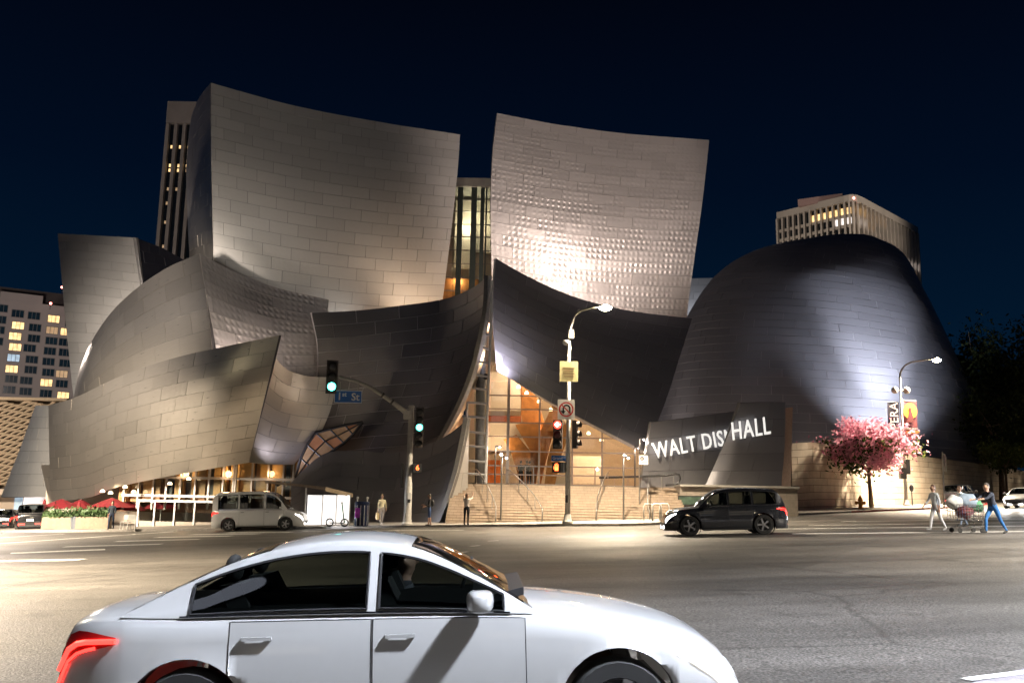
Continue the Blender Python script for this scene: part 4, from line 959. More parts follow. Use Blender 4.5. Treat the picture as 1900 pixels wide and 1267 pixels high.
# striped museum building at the far left edge
BY = 118.0
T4 = thing('veiled_museum', 'low museum building wrapped in slanting pale honeycomb ribs at the left edge', 'museum', tuple(at(20, 930, BY)), world=True)
p, q = at(-70, 740, BY), at(108, 908, BY); zt4, zb4 = p.z, q.z; x0, x1 = p.x, q.x
b = MB(); b.box(((x0+x1)/2, BY+6, (zt4+zb4)/2), (x1-x0, 11, zt4-zb4)); obj('core', b, mat('museum_dark', (0.10, 0.075, 0.05), 0.8), T4)
b = MB(); b.box(((x0+x1)/2, BY+5.6, zt4+0.15), (x1-x0+0.3, 12, 0.35)); obj('roof_edge', b, mat('museum_rib', (0.52, 0.42, 0.31), 0.7, var=0.08), T4)
sp_ = 0.78
for k in range(34):
    zc = zt4+2.5-k*sp_*0.5-0.3
    n_ = 9; pa = []
    off = (k % 2)*0.9
    for j in range(n_*2+1):
        u = j/(n_*2); xx = lerp(x0, x1, u); zz = zc - (1-u)*(x1-x0)*0.33 + (0.10 if (j+k) % 2 else -0.10); pa.append(Vector((xx, BY-0.12, zz)))
    pa = [p_ for p_ in pa if zb4+0.1 < p_.z < zt4-0.1]
    if len(pa) < 2: continue
    b = MB(); b.tube(pa, [0.10+0.10*((i+k) % 2) for i in range(len(pa))], 5); obj('rib', b, MATS['museum_rib'], T4)
b = MB(); b.box(((x0+x1)/2, BY-1, zb4-0.4), (x1-x0+1, 5, 0.7)); obj('canopy', b, M_cream, T4)
b = MB(); b.box(((x0+x1)/2, BY+4, (zb4-0.75-3)/2), (x1-x0, 6, zb4-0.75+3)); obj('ground_floor', b, M_cream, T4)
for px in (28, 45, 60, 74):
    p_, q_ = at(px, 915, BY+0.8), at(px+11, 945, BY+0.8); b = MB(); b.box(((p_.x+q_.x)/2, BY+0.9, (p_.z+q_.z)/2), (q_.x-p_.x, 0.1, p_.z-q_.z)); obj('shop_window', b, L_w if px > 40 else L_b, T4)
spot('museum_fill', Vector((-78, 98, 4)), at(30, 840, BY), 26000, (1.0, 0.82, 0.62), 120, 0.8, T4, 0.5)  # unseen spot added so the museum ribs show

# building added behind the camera only for reflections in paint, glass and steel
OB = thing('reflection_building', 'lit building added behind the camera for reflections', 'building', (0, -30, 0), world=True)
b = MB(); b.box((0, -36, 9), (110, 10, 26)); obj('wall', b, M_tc, OB)
rn = random.Random(77)
L_o = glow('reflection_window_warm', (1.0, 0.86, 0.66), 0.7); L_o2 = glow('reflection_window_cool', (0.8, 0.9, 1.0), 0.5)
for k in range(5):
    for i in range(20):
        q = rn.random(); b = MB(); b.box((-50+i*5.25, -30.95, 3.0+k*4.0), (3.4, 0.1, 2.2)); obj('window', b, L_o if q < .4 else (L_o2 if q < .6 else M_dkg), OB)
# ------------------------------------------------------------------ street lamps and signals
M_pole = mat('pole_concrete', (0.42, 0.40, 0.37), 0.6, metal=0.2, bump=0.25)
M_lens = glow('street_lens', (1.0, 0.86, 0.55), 90)
LAMPC = (1.0, 0.83, 0.60)
def street_lamp(base, top, arm, label, energy, col=LAMPC, base_r=0.15, cone=165):
    """pole from base up to height top, arm = (dx,dy,dz) from pole top to the luminaire"""
    base = Vector(base); t = thing('street_lamp', label, 'street lamp', base, group='tall street lamps')
    b = MB(); b.lathe([(0.28, 0), (0.28, 0.12), (0.22, 0.2), (base_r+0.02, 0.5)], (0, 0, 0), 12); obj('pole_base', b, M_pole, t, angle=30)
    ax, ay, az = arm; pts = []
    n = 9
    for i in range(n):
        a = math.pi/2*i/(n-1); pts.append(Vector((ax*0.55*(1-math.cos(a)), ay*0.55*(1-math.cos(a)), top+az*0.9*math.sin(a))))
    pts += [Vector((ax*0.8, ay*0.8, top+az*0.97)), Vector((ax, ay, top+az))]
    b = MB(); b.tube([Vector((0, 0, 0.4)), Vector((0, 0, top*0.5)), Vector((0, 0, top))], [base_r, base_r*0.8, base_r*0.55], 12); obj('pole', b, M_pole, t, smooth=True)
    b = MB(); b.tube(pts, [base_r*0.55]*4+[base_r*0.42]*(len(pts)-4), 10); obj('arm', b, M_pole, t, smooth=True)
    e_ = Vector((ax, ay, top+az)); dh = Vector((ax, ay, 0)).normalized(); R3 = Matrix.Rotation(math.atan2(dh.y, dh.x), 3, 'Z')
    b = MB(); b.sphere(e_+dh*0.38+Vector((0, 0, 0.03)), 0.42, 12, 8, (1.0, 0.45, 0.26), R3); h_ = obj('lamp_head', b, M_pole, t, smooth=True)
    b = MB(); b.sphere(e_+dh*0.42-Vector((0, 0, 0.05)), 0.36, 12, 6, (1.0, 0.6, 0.55), R3); obj('lens', b, M_lens, h_, smooth=True)
    s = spot('lamp_light', (0, 0, 0), (0, 0, -1), energy, col, cone, 0.7, None, 0.45); s.location = e_+dh*0.42-Vector((0, 0, 0.22)); s.parent = t
    return t
LB1 = gr(1053, 971, KERB)
def hgt(base, px, py):     # height above base of the point at pixel row py above it (same distance)
    return at(px, py, base.y).z-base.z
h1 = hgt(LB1, 1054, 625)
lampA = street_lamp(LB1, h1, (1.55, -0.15, 1.7), 'tall curved street lamp carrying the no u-turn sign at the corner', 40000, cone=138)
LB2 = gr(1682, 938, KERB); h2 = hgt(LB2, 1672, 700)
lampB = street_lamp(LB2, h2, (2.5, -0.5, 1.5), 'tall curved street lamp carrying the opera banners by the pink tree', 95000, cone=142)
b = MB(); b.sphere((-0.5, 0, h2-1.1), 0.3, 8, 6); b.sphere((0.5, 0, h2-1.1), 0.3, 8, 6); b.tube([(-0.5, 0, h2-1.1), (0.5, 0, h2-1.1)], 0.08, 6); obj('globe_bracket', b, M_pole, lampB, smooth=True)
# street lamps added out of the frame to light crossing, cafe and trees
for (x, y, arm, lab, e_, cl_) in ((-21, 17, (2.0, 1.0, 1.5), 'unseen street lamp added on the near corner beside the white car', 135000, LAMPC), (9.5, 1.0, (-1.8, 2.0, 1.5), 'unseen street lamp added on the camera corner above the gutter', 42000, (0.82, 0.88, 1.0)),
                         (26, 20, (-2.0, 1.0, 1.5), 'unseen street lamp added across from the crossing pedestrians', 90000, (1.0, 0.9, 0.76)), (-33, 47, (2.0, 1.2, 1.5), 'unseen street lamp added opposite the cafe umbrellas', 46000, LAMPC), (74, 103, (-2.0, 1.0, 1.5), 'unseen street lamp added beyond the dark trees', 13000, LAMPC)):
    street_lamp((x, y, slope(x)), 10.5, arm, lab, e_, cl_, cone=134)
# --- fittings on the corner lamp pole (parts of it, local to its base)
def loc(lamp, px, py, dy=0.0):
    p = at(px, py, lamp.location.y+dy); return p-Vector(lamp.location)
M_bk = mat('signal_black', (0.02, 0.02, 0.021), 0.5); M_hous = mat('signal_housing', (0.045, 0.035, 0.03), 0.55)
M_wh = mat('sign_white', (0.80, 0.78, 0.74), 0.5, var=0.04); M_yel = mat('sign_yellow', (0.92, 0.80, 0.42), 0.5, var=0.06); M_blue = mat('sign_blue', (0.01, 0.12, 0.45), 0.45, var=0.04); M_red = mat('sign_red', (0.55, 0.03, 0.03), 0.5, var=0.04)
G_grn = glow('signal_green', (0.10, 1.0, 0.80), 9); G_red = glow('signal_red', (1.0, 0.05, 0.03), 7); G_or = glow('signal_orange', (1.0, 0.13, 0.03), 7); G_wht = glow('signal_white', (1, 0.9, 0.85), 8)
M_deadr = mat('lens_dark_red', (0.10, 0.01, 0.01), 0.3); M_dead = mat('lens_dark', (0.03, 0.03, 0.03), 0.3)
def plate(parent, px, py, w, h, material, dy, name='sign_plate', rad=0.0):
    c = loc(parent, px, py, dy); b = MB(); b.box(c, (w, 0.03, h)); return obj(name, b, material, parent), c
RX = Matrix.Rotation(R_(90), 4, 'X')
def tmat(c, dy=-0.02): return Matrix.Translation(Vector(c)+Vector((0, dy, 0))) @ RX
s1, c = plate(lampA, 1055.5, 689, 1.0, 1.12, M_yel, -0.2)
for k in range(4):
    b = MB(); b.box((c.x, c.y-0.02, c.z+0.2-k*0.16), (0.62-0.1*(k % 2), 0.008, 0.045)); obj('print_line', b, mat('sign_print_faint', (0.62, 0.42, 0.20), 0.6), s1)
s2, c = plate(lampA, 1050.5, 759.5, 0.92, 1.08, M_wh, -0.2)
def ring(c, r0, r1, mt, parent, name, dy, a0=0, a1=2*math.pi, n=32):
    b = MB(); n0 = None
    for i in range(n):
        p0 = a0+(a1-a0)*i/n; p1 = a0+(a1-a0)*(i+1)/n
        b.quad((c.x+r0*math.cos(p0), c.y+dy, c.z+r0*math.sin(p0)), (c.x+r1*math.cos(p0), c.y+dy, c.z+r1*math.sin(p0)), (c.x+r1*math.cos(p1), c.y+dy, c.z+r1*math.sin(p1)), (c.x+r0*math.cos(p1), c.y+dy, c.z+r0*math.sin(p1)))
    return obj(name, b, mt, parent)
# black U-turn arrow
ring(c+Vector((0.02, 0, 0.05)), 0.13, 0.22, M_bk, s2, 'u_turn_arrow', -0.022, 0, math.pi)
b = MB(); b.box((c.x+0.195, c.y-0.022, c.z-0.08), (0.09, 0.006, 0.26)); b.box((c.x-0.155, c.y-0.022, c.z-0.02), (0.09, 0.006, 0.14)); b.poly([(c.x-0.29, c.y-0.025, c.z-0.08), (c.x-0.155, c.y-0.025, c.z-0.25), (c.x-0.02, c.y-0.025, c.z-0.08)]); obj('u_turn_arrow', b, M_bk, s2)
ring(c, 0.33, 0.40, M_red, s2, 'prohibition_ring', -0.030)
b = MB(); b.box((c.x, c.y-0.032, c.z), (0.70, 0.006, 0.065), Matrix.Rotation(R_(45), 3, 'Y')); obj('prohibition_bar', b, M_red, s2)
def signal_head(parent, c, yaw, lens, name='signal_head', w=0.34, hgt_=1.05, back=True):
    """three-lens traffic signal facing local -Y turned by yaw"""
    R3 = Matrix.Rotation(yaw, 3, 'Z'); n = len(lens); s = hgt_/n
    b = MB(); b.box(c, (w, 0.22, hgt_), R3)
    if back: b.box(Vector(c)+R3 @ Vector((0, 0.02, 0)), (w+0.24, 0.02, hgt_+0.22), R3)
    h = obj(name, b, M_hous, parent)
    for i, mt in enumerate(lens):
        q = Vector(c)+R3 @ Vector((0, -0.115, hgt_/2-s*(i+0.5)))
        rot = R3 @ Matrix.Rotation(R_(90), 3, 'X')
        b = MB(); b.lathe([(s*0.40, -0.01), (s*0.40, 0.02), (s*0.28, 0.05), (0.0, 0.06)], q, 16, rot); obj('lens', b, mt, h, smooth=True)
        b = MB()
        rows = []
        for k in range(13):
            a = R_(-25)+R_(230)*k/12; rows.append([q+rot @ Vector((s*0.44*math.cos(a), s*0.44*math.sin(a)*1.0, 0.0)), q+rot @ Vector((s*0.43*math.cos(a), s*0.43*math.sin(a), 0.24-0.08*abs(math.sin(a*0.5))))])
        b.grid(rows); obj('visor', b, M_hous, h, smooth=True)
    return h
cS = loc(lampA, 1035, 806, -0.35)
hd = signal_head(lampA, cS, R_(-12), [G_red, M_deadr, M_dead], w=0.5, hgt_=1.55, back=False)
b = MB(); q = cS+Vector((-0.05, -0.25, 0.52)); b.poly([q+Vector((-0.14, 0, 0)), q+Vector((0, 0, -0.13)), q+Vector((0.05, 0, -0.10)), q+Vector((-0.04, 0, 0)), q+Vector((0.05, 0, 0.10)), q+Vector((0, 0, 0.13))]); b.box(q+Vector((0.06, 0, 0)), (0.18, 0.01, 0.06)); obj('red_arrow', b, G_wht, hd)
signal_head(lampA, loc(lampA, 1067, 806, 0.1), R_(75), [M_dead, M_dead, M_dead], w=0.45, hgt_=1.5, back=False)
s3, c = plate(lampA, 1036.5, 850, 0.78, 0.30, M_blue, -0.25)
text_mesh('lettering', 'Grand', 0.22, M_wh, s3, tmat(c-Vector((0.06, 0, 0)), -0.02), 0.002, 'CENTER', 0.95)
text_mesh('lettering', 'AV', 0.10, M_wh, s3, tmat(c+Vector((0.31, 0, 0.04)), -0.02), 0.002)
def ped_signal(parent, c, yaw, kind):
    R3 = Matrix.Rotation(yaw, 3, 'Z'); b = MB(); b.box(c, (0.5, 0.26, 0.52), R3); h = obj('walk_signal', b, M_bk, parent)
    q = Vector(c)+R3 @ Vector((0, -0.135, 0)); M4 = Matrix.Translation(q) @ (R3 @ Matrix.Rotation(R_(90), 3, 'X')).to_4x4()
    if kind == 'hand':
        b = MB()
        for (dx, dz, w, hh) in ((0, -0.08, 0.2, 0.2), (-0.085, 0.09, 0.035, 0.16), (-0.03, 0.11, 0.035, 0.2), (0.03, 0.11, 0.035, 0.2), (0.085, 0.08, 0.035, 0.14), (-0.14, -0.02, 0.035, 0.14)):
            b.box(q+R3 @ Vector((dx, -0.005, dz)), (w, 0.012, hh), R3)
        obj('hand_symbol', b, G_or, h)
    else: text_mesh('digit', kind, 0.42, G_or, h, M4, 0.01)
    return h
ped_signal(lampA, loc(lampA, 1034, 867, -0.2), R_(-20), 'hand')
b = MB(); b.box(loc(lampA, 1042.5, 867, -0.1), (0.4, 0.3, 0.55), Matrix.Rotation(R_(60), 3, 'Z')); obj('walk_signal', b, M_bk, lampA)
b = MB(); b.box(loc(lampA, 1060, 620, 0), (0.3, 0.25, 0.48)); obj('control_box', b, M_wh, lampA)
b = MB(); b.sphere(loc(lampA, 1051, 636, -0.1), 0.17, 8, 6, (1.3, 1, 0.9)); obj('camera_pod', b, M_wh, lampA, smooth=True)
b = MB(); b.sphere(loc(lampA, 1075, 577, 0), 0.11, 8, 6); obj('photocell', b, M_wh, lampA, smooth=True)
b = MB(); b.box(loc(lampA, 1051, 925, -0.18), (0.14, 0.12, 0.40)); obj('push_button', b, M_bk, lampA)
# --- banners on the right-hand lamp
def banner(px0, px1, py0, py1, mt, nm):
    p, q = loc(lampB, px0, py0, -0.05), loc(lampB, px1, py1, -0.05); b = MB()
    rows = []
    for i in range(9):
        z = lerp(p.z, q.z, i/8); rows.append([Vector((lerp(p.x, q.x, j/6), p.y+0.06*math.sin(j/6*math.pi*1.3+i*0.35), z)) for j in range(7)])
    b.grid(rows); o = obj(nm, b, mt, lampB, smooth=True)
    for z in (p.z, q.z):
        b = MB(); b.tube([(p.x, p.y+0.05, z), (q.x, p.y+0.05, z)], 0.03, 6); obj('banner_arm', b, M_pole, lampB)
    return o, p, q
bn, p, q = banner(1646, 1671, 746, 815, mat('banner_navy', (0.012, 0.010, 0.03), 0.7), 'banner')
text_mesh('lettering', 'OPERA', 0.98, mat('banner_grey', (0.62, 0.52, 0.52), 0.6, var=0.03), bn, Matrix.Translation(((p.x+q.x)/2+0.05, p.y-0.09, lerp(p.z, q.z, 0.5))) @ RX @ Matrix.Rotation(R_(90), 4, 'Z'), 0.004)
b = MB()
for k in range(7): b.sphere((p.x+0.2+0.13*(k % 3), p.y-0.07, lerp(p.z, q.z, 0.55+0.06*k)), 0.05, 6, 4)
obj('banner_dots', b, MATS['banner_grey'], bn)
def poster_mat():
    mm = bpy.data.materials.new('banner_maroon'); mm.use_nodes = True; t = mm.node_tree; bb = t.nodes['Principled BSDF']; c = t.nodes.new('ShaderNodeTexCoord'); n = t.nodes.new('ShaderNodeTexNoise'); n.inputs['Scale'].default_value = 1.5; r = t.nodes.new('ShaderNodeValToRGB')
    r.color_ramp.elements[0].color = (0.04, 0.005, 0.02, 1); r.color_ramp.elements[1].color = (0.14, 0.02, 0.02, 1); r.color_ramp.elements[0].position = 0.35; r.color_ramp.elements[1].position = 0.7
    t.links.new(c.outputs['Object'], n.inputs[0]); t.links.new(n.outputs['Fac'], r.inputs[0]); t.links.new(r.outputs[0], bb.inputs['Base Color']); bb.inputs['Roughness'].default_value = 0.7; return mm
bn2, p, q = banner(1674.5, 1703.5, 743, 815, poster_mat(), 'banner')
M_org = mat('banner_orange', (0.75, 0.28, 0.02), 0.6, var=0.25, scale=1.2); M_mar = mat('banner_robe', (0.10, 0.012, 0.015), 0.6)
cx, cz = (p.x+q.x)/2, lerp(p.z, q.z, 0.27)
b = MB(); b.poly([(cx+0.58*math.cos(a*math.pi/16), p.y-0.085, cz+0.66*math.sin(a*math.pi/16)) for a in range(32)]); obj('printed_disc', b, M_org, bn2)
b = MB(); b.poly([(cx-0.07, p.y-0.1, cz+0.1), (cx+0.07, p.y-0.1, cz+0.1), (cx+0.22, p.y-0.1, cz-0.5), (cx+0.3, p.y-0.1, cz-0.95), (cx-0.42, p.y-0.1, cz-0.95), (cx-0.16, p.y-0.1, cz-0.4)]); b.sphere((cx, p.y-0.1, cz+0.2), 0.1, 8, 6, (1, 0.1, 1.1)); obj('printed_figure', b, M_mar, bn2)
text_mesh('lettering', 'PHILIP GLASS', 0.19, MATS['banner_grey'], bn2, Matrix.Translation((cx, p.y-0.1, lerp(p.z, q.z, 0.73))) @ RX, 0.003)
text_mesh('lettering', 'AKHNATEN', 0.30, M_org, bn2, Matrix.Translation((cx, p.y-0.1, lerp(p.z, q.z, 0.82))) @ RX, 0.003, 'CENTER', 0.82, 0, 1, 0.006)
b = MB(); b.box(loc(lampB, 1675, 878, -0.2), (0.5, 0.4, 0.9)); b.box(loc(lampB, 1683, 866, 0.1), (0.35, 0.4, 1.2)); obj('signal_housing', b, M_bk, lampB)

# --- signal pole with mast arm
SB = gr(755.5, 973, KERB)
SG = thing('traffic_signal_pole', 'grey pole with curved mast arm, green signals and blue street sign', 'traffic signal', SB)
hS = hgt(SB, 760, 756)
b = MB(); b.lathe([(0.34, 0), (0.34, 0.08), (0.26, 0.14), (0.24, 0.3)], (0, 0, 0), 14); obj('pole_base', b, M_pole, SG, angle=30)
b = MB(); b.tube([(0, 0, 0.2), (0, 0, hS*0.35), (0, 0, hS*0.36), (0, 0, hS)], [0.23, 0.22, 0.185, 0.16], 14); b.lathe([(0.18, hS), (0.2, hS+0.08), (0.1, hS+0.16)], (0, 0, 0), 12); obj('pole', b, M_pole, SG, angle=40)
arm = [loc(SG, 757, 768), loc(SG, 735, 751, -0.2), loc(SG, 710, 733, -0.4), loc(SG, 685, 718, -0.6), loc(SG, 660, 707, -0.8), loc(SG, 630, 699.5, -1.0)]
b = MB(); b.tube(arm, [0.15, 0.135, 0.12, 0.11, 0.1, 0.085], 10); obj('mast_arm', b, M_pole, SG, smooth=True)
b = MB(); b.box(loc(SG, 757, 770), (0.5, 0.45, 0.5)); obj('arm_clamp', b, M_pole, SG)
for q_ in (arm[1].lerp(arm[2], .3), arm[2]):
    b = MB(); b.lathe([(0.16, -0.06), (0.16, 0.06)], q_, 10, (arm[2]-arm[1]).to_track_quat('Z', 'Y').to_matrix()); obj('arm_band', b, M_hous, SG)
signal_head(SG, loc(SG, 616, 699, -1.1), R_(14), [M_dead, M_dead, G_grn], w=0.42, hgt_=1.75)
signal_head(SG, loc(SG, 778, 793, -0.2), R_(8), [M_dead, M_dead, G_grn, M_dead, M_dead], w=0.46, hgt_=2.35, back=False)
s4, c = plate(SG, 646, 736, 1.62, 0.74, M_blue, -1.0)
b = MB()
for (dx, dz, w, h) in ((0, 0.35, 1.62, 0.035), (0, -0.35, 1.62, 0.035), (-0.79, 0, 0.035, 0.66), (0.79, 0, 0.035, 0.66)): b.box((c.x+dx, c.y-0.02, c.z+dz), (w, 0.012, h))
obj('sign_border', b, M_wh, s4)
text_mesh('lettering', '1', 0.62, M_wh, s4, tmat(c+Vector((-0.5, 0, 0))), 0.004, 'CENTER', 1, 0, 1, 0.012)
text_mesh('lettering', 'st', 0.36, M_wh, s4, tmat(c+Vector((-0.22, 0, 0.13))), 0.004, 'CENTER', 1, 0, 1, 0.01)
text_mesh('lettering', 'St', 0.60, M_wh, s4, tmat(c+Vector((0.42, 0, -0.02))), 0.004, 'CENTER', 1, 0, 1, 0.012)
for px in (631, 664):
    b = MB(); b.tube([loc(SG, px, 725, -1.0), loc(SG, px+1.5, 708, -0.95)], 0.035, 6); obj('sign_hanger', b, M_pole, SG)
ped_signal(SG, loc(SG, 774, 868, -0.1), R_(15), '6')
b = MB(); b.box(loc(SG, 747, 882, 0.2), (0.12, 0.5, 1.4)); obj('sign_back', b, M_bk, SG)
b = MB(); b.box(loc(SG, 760, 920, -0.25), (0.2, 0.05, 0.4)); obj('notice_plate', b, M_wh, SG)
b = MB(); b.box(loc(SG, 759, 929, -0.3), (0.16, 0.1, 0.2)); obj('push_button', b, M_bk, SG)

# --- small posts on the steps with lamps
def step_lamp(px, pyt, pyb, Y, label, two=False):
    a, c = at(px, pyt, Y), at(px, pyb, Y); t = thing('step_lamp_post', label, 'lamp post', c, group='slim lamp posts on the steps')
    hh = a.z-c.z
    b = MB(); b.tube([(0, 0, 0), (0, 0, hh)], 0.05, 8); obj('post', b, mat('post_bronze', (0.10, 0.09, 0.08), 0.5, metal=0.4), t)
    b = MB(); b.box((0.18, -0.1, hh+0.02), (0.42, 0.16, 0.07)); hd_ = obj('lamp_head', b, M_black, t)
    b = MB(); b.sphere((0.26, -0.12, hh-0.04), 0.075, 8, 6); obj('bulb', b, glow('step_bulb', (1.0, 0.85, 0.85), 5), hd_)
    point('step_light', (0.3, -0.25, hh-0.2), 80, (1.0, 0.86, 0.72), 0.1).parent = t
step_lamp(918, 828, 906, 60.9, 'slim lamp post at the top of the steps by the pipe ladder')
step_lamp(929, 848, 972, 54.9, 'slim lamp post low on the steps beside the first handrail')
step_lamp(1157, 848, 974, 54.9, 'slim lamp post low on the steps beside the last handrail')
step_lamp(1178, 830, 912, 60.8, 'slim lamp post at the top of the steps under the dark sail')
step_lamp(1187, 814, 915, 60.4, 'tallest slim lamp post standing by the lettered slab')
sg = thing('station_sign', 'small pale transit sign on a pole left of the lettered slab', 'sign', tuple(at(1187, 975, 57.5)), world=True)
b = MB(); b.tube([at(1187, 975, 57.5), at(1186, 842, 57.5)], 0.04, 8); obj('pole', b, M_rail, sg)
p = at(1194, 853, 57.4); b = MB(); b.box(p, (0.55, 0.04, 0.55)); sp2 = obj('sign_plate', b, M_wh, sg)
ring(p+Vector((-0.1, 0, 0.08)), 0.05, 0.12, M_bk, sp2, 'emblem', -0.03)
b = MB(); b.box(p+Vector((0.05, -0.025, -0.15)), (0.35, 0.01, 0.06)); obj('print_line', b, MATS['sign_print_faint'], sp2)
# bike racks
for k, (px, lab) in enumerate(((1203, 'white hoop bike rack nearest the steps'), (1219, 'white hoop bike rack, the middle one of three'), (1233, 'white hoop bike rack farthest from the steps'))):
    c = gr(px, 966, KERB); t = thing('bike_rack', lab, 'bike rack', c, group='white hoop bike racks')
    b = MB(); b.tube([(-0.25, 0, 0), (-0.25, 0, 0.8), (-0.18, 0, 0.92), (0.18, 0, 0.92), (0.25, 0, 0.8), (0.25, 0, 0)], 0.035, 8); obj('hoop', b, M_wh, t, smooth=True)
    b = MB(); b.box((-0.25, 0, 0.005), (0.14, 0.14, 0.01)); obj('foot_plate', b, M_wh, t); b = MB(); b.box((0.25, 0, 0.005), (0.14, 0.14, 0.01)); obj('foot_plate', b, M_wh, t)
# terrace rails with curled end
tr = thing('terrace_railing', 'dark tube railing with a curled end on the terrace beside the slabs', 'railing', tuple(at(1120, 900, 58.6)), world=True)
b = MB(); b.tube([at(1112, 886, 60.9), at(1180, 884, 60.2), at(1230, 882, 58.7), at(1254, 879, 58.6), at(1260, 880, 58.6), at(1262, 888, 58.6), at(1258, 897, 58.6), at(1235, 900, 58.6)], 0.07, 8); obj('rail', b, M_black, tr, smooth=True)
for px in (1115, 1140, 1165, 1205, 1228, 1250):
    Y = 60.9 if px < 1190 else 58.65; b = MB(); b.tube([at(px, 885, Y), at(px, 905, Y)], 0.035, 6); obj('baluster', b, M_rail, tr)
# ------------------------------------------------------------------ bus shelter with lit panels
SY = 58.6
BS = thing('bus_shelter', 'bus shelter with slanted roof and three glowing white advert panels', 'bus shelter', tuple(gr(590, 977, KERB)), world=True)
zg = slope(-12)+KERB
b = MB(); b.prism([at(492, 896, SY+1.2), at(604, 907, SY-1.0), at(654, 919, SY+0.5), at(560, 902, SY+2.2)], (0, 0, 0.14)); obj('roof', b, mat('shelter_roof', (0.42, 0.33, 0.25), 0.6), BS)
b = MB(); b.prism([at(604, 904, SY-1.02), at(654, 915, SY+0.48), at(654, 922, SY+0.48), at(604, 911, SY-1.02)], (0.02, 0.06, 0)); obj('roof_fascia', b, mat('shelter_fascia', (0.62, 0.48, 0.32), 0.6), BS)
for (x0_, x1_, Y) in ((571, 597, SY-0.5), (599, 623, SY-0.1), (625, 648, SY+0.3)):
    p, q = at(x0_, 917, Y), at(x1_, 975, Y); b = MB(); b.box(((p.x+q.x)/2, Y, (p.z+q.z)/2), (q.x-p.x, 0.18, p.z-q.z)); pf = obj('panel_frame', b, M_alu, BS)
    b = MB(); b.box(((p.x+q.x)/2, Y-0.1, (p.z+q.z)/2), (q.x-p.x-0.08, 0.03, p.z-q.z-0.08)); obj('lit_advert', b, glow('advert_light', (1.0, 0.96, 0.93), 1.25), pf)
for (px, py, Y) in ((512, 900, SY+1.0), (568, 905, SY-0.7), (650, 918, SY+0.7)):
    p = at(px, py, Y); b = MB(); b.tube([p, Vector((p.x, p.y, slope(p.x)+KERB))], 0.05, 8); obj('post', b, M_alu, BS)
b = MB(); p, q = at(515, 958, SY), at(560, 962, SY); b.box(((p.x+q.x)/2, SY, p.z), (q.x-p.x, 0.4, 0.06)); obj('bench', b, M_alu, BS)
# trash bin
TB = thing('litter_bin', 'blue-black ribbed litter bin with purple poster beside the bus shelter', 'litter bin', gr(670, 976, KERB))
b = MB(); b.lathe([(0.36, 0.0), (0.4, 0.06), (0.40, 1.2), (0.43, 1.24), (0.43, 1.32), (0.38, 1.38)], (0, 0, 0), 20); obj('drum', b, mat('bin_blue', (0.02, 0.03, 0.08), 0.35, metal=0.5), TB, angle=35)
for k in range(12):
    a = k*math.pi/6; b = MB(); b.box((0.41*math.cos(a), 0.41*math.sin(a), 0.62), (0.03, 0.03, 1.1), Matrix.Rotation(a, 3, 'Z')); obj('rib', b, M_alu, TB)
b = MB(); b.box((-0.18, -0.43, 0.75), (0.28, 0.02, 0.55)); obj('poster', b, mat('poster_purple', (0.30, 0.03, 0.40), 0.4, var=0.5, scale=5), TB)
for x in (-0.28, 0.28):
    b = MB(); b.tube([(x, 0, 1.3), (x, 0, 1.55)], 0.04, 6); b.sphere((x, 0, 1.58), 0.08, 8, 6); obj('lid_post', b, M_alu, TB)
# kick scooter / bicycle by the panels
BK = thing('kick_scooter', 'green and white electric scooter parked before the lit panels', 'scooter', gr(625, 977, KERB))
for x in (-0.42, 0.42):
    b = MB(); R90 = Matrix.Rotation(R_(90), 3, 'X'); n_ = 20; pts = [Vector((x+0.2*math.cos(2*math.pi*i/n_), 0, 0.24+0.2*math.sin(2*math.pi*i/n_))) for i in range(n_+1)]; b.tube(pts, 0.04, 6); w_ = obj('wheel', b, M_rubber, BK, smooth=True)
    b = MB()
    for i in range(5): b.tube([(x, 0, 0.24), (x+0.17*math.cos(i*1.257), 0, 0.24+0.17*math.sin(i*1.257))], 0.012, 5)
    obj('spokes', b, M_alu, w_)
b = MB(); b.box((0, 0, 0.22), (0.8, 0.16, 0.06)); obj('deck', b, M_black, BK)
b = MB(); b.tube([(0.42, 0, 0.24), (0.36, 0, 0.5), (0.22, 0, 1.35)], 0.035, 8); obj('stem', b, mat('scooter_green', (0.08, 0.30, 0.15), 0.4), BK)
b = MB(); b.tube([(0.22, -0.26, 1.35), (0.22, 0.26, 1.35)], 0.025, 8); obj('handlebar', b, M_black, BK)
# hydrant, meter, post
HY = thing('fire_hydrant', 'yellow-orange fire hydrant on the kerb by the pink tree', 'fire hydrant', gr(1597, 944, KERB))
M_hy = mat('hydrant_paint', (0.65, 0.28, 0.03), 0.45, var=0.15)
b = MB(); b.lathe([(0.2, 0), (0.2, 0.06), (0.15, 0.08), (0.15, 0.55), (0.2, 0.58), (0.2, 0.66), (0.16, 0.7), (0.12, 0.85), (0.04, 0.95), (0.05, 1.02), (0.0, 1.03)], (0, 0, 0), 14); obj('body', b, M_hy, HY, angle=40)
for s in (-1, 1):
    b = MB(); b.lathe([(0.1, 0), (0.1, 0.16), (0.13, 0.16), (0.13, 0.26), (0.0, 0.28)], (s*0.1, 0, 0.45), 12, Matrix.Rotation(s*R_(90), 3, 'Y')); obj('nozzle', b, M_hy, HY, angle=40)
b = MB(); b.lathe([(0.1, 0), (0.1, 0.18), (0.14, 0.18), (0.14, 0.26), (0.0, 0.28)], (0, -0.1, 0.42), 12, Matrix.Rotation(R_(90), 3, 'X')); obj('nozzle', b, M_hy, HY, angle=40)
PM = thing('parking_meter', 'single grey parking meter on a thin post right of the banner lamp', 'parking meter', gr(1693, 938, KERB))
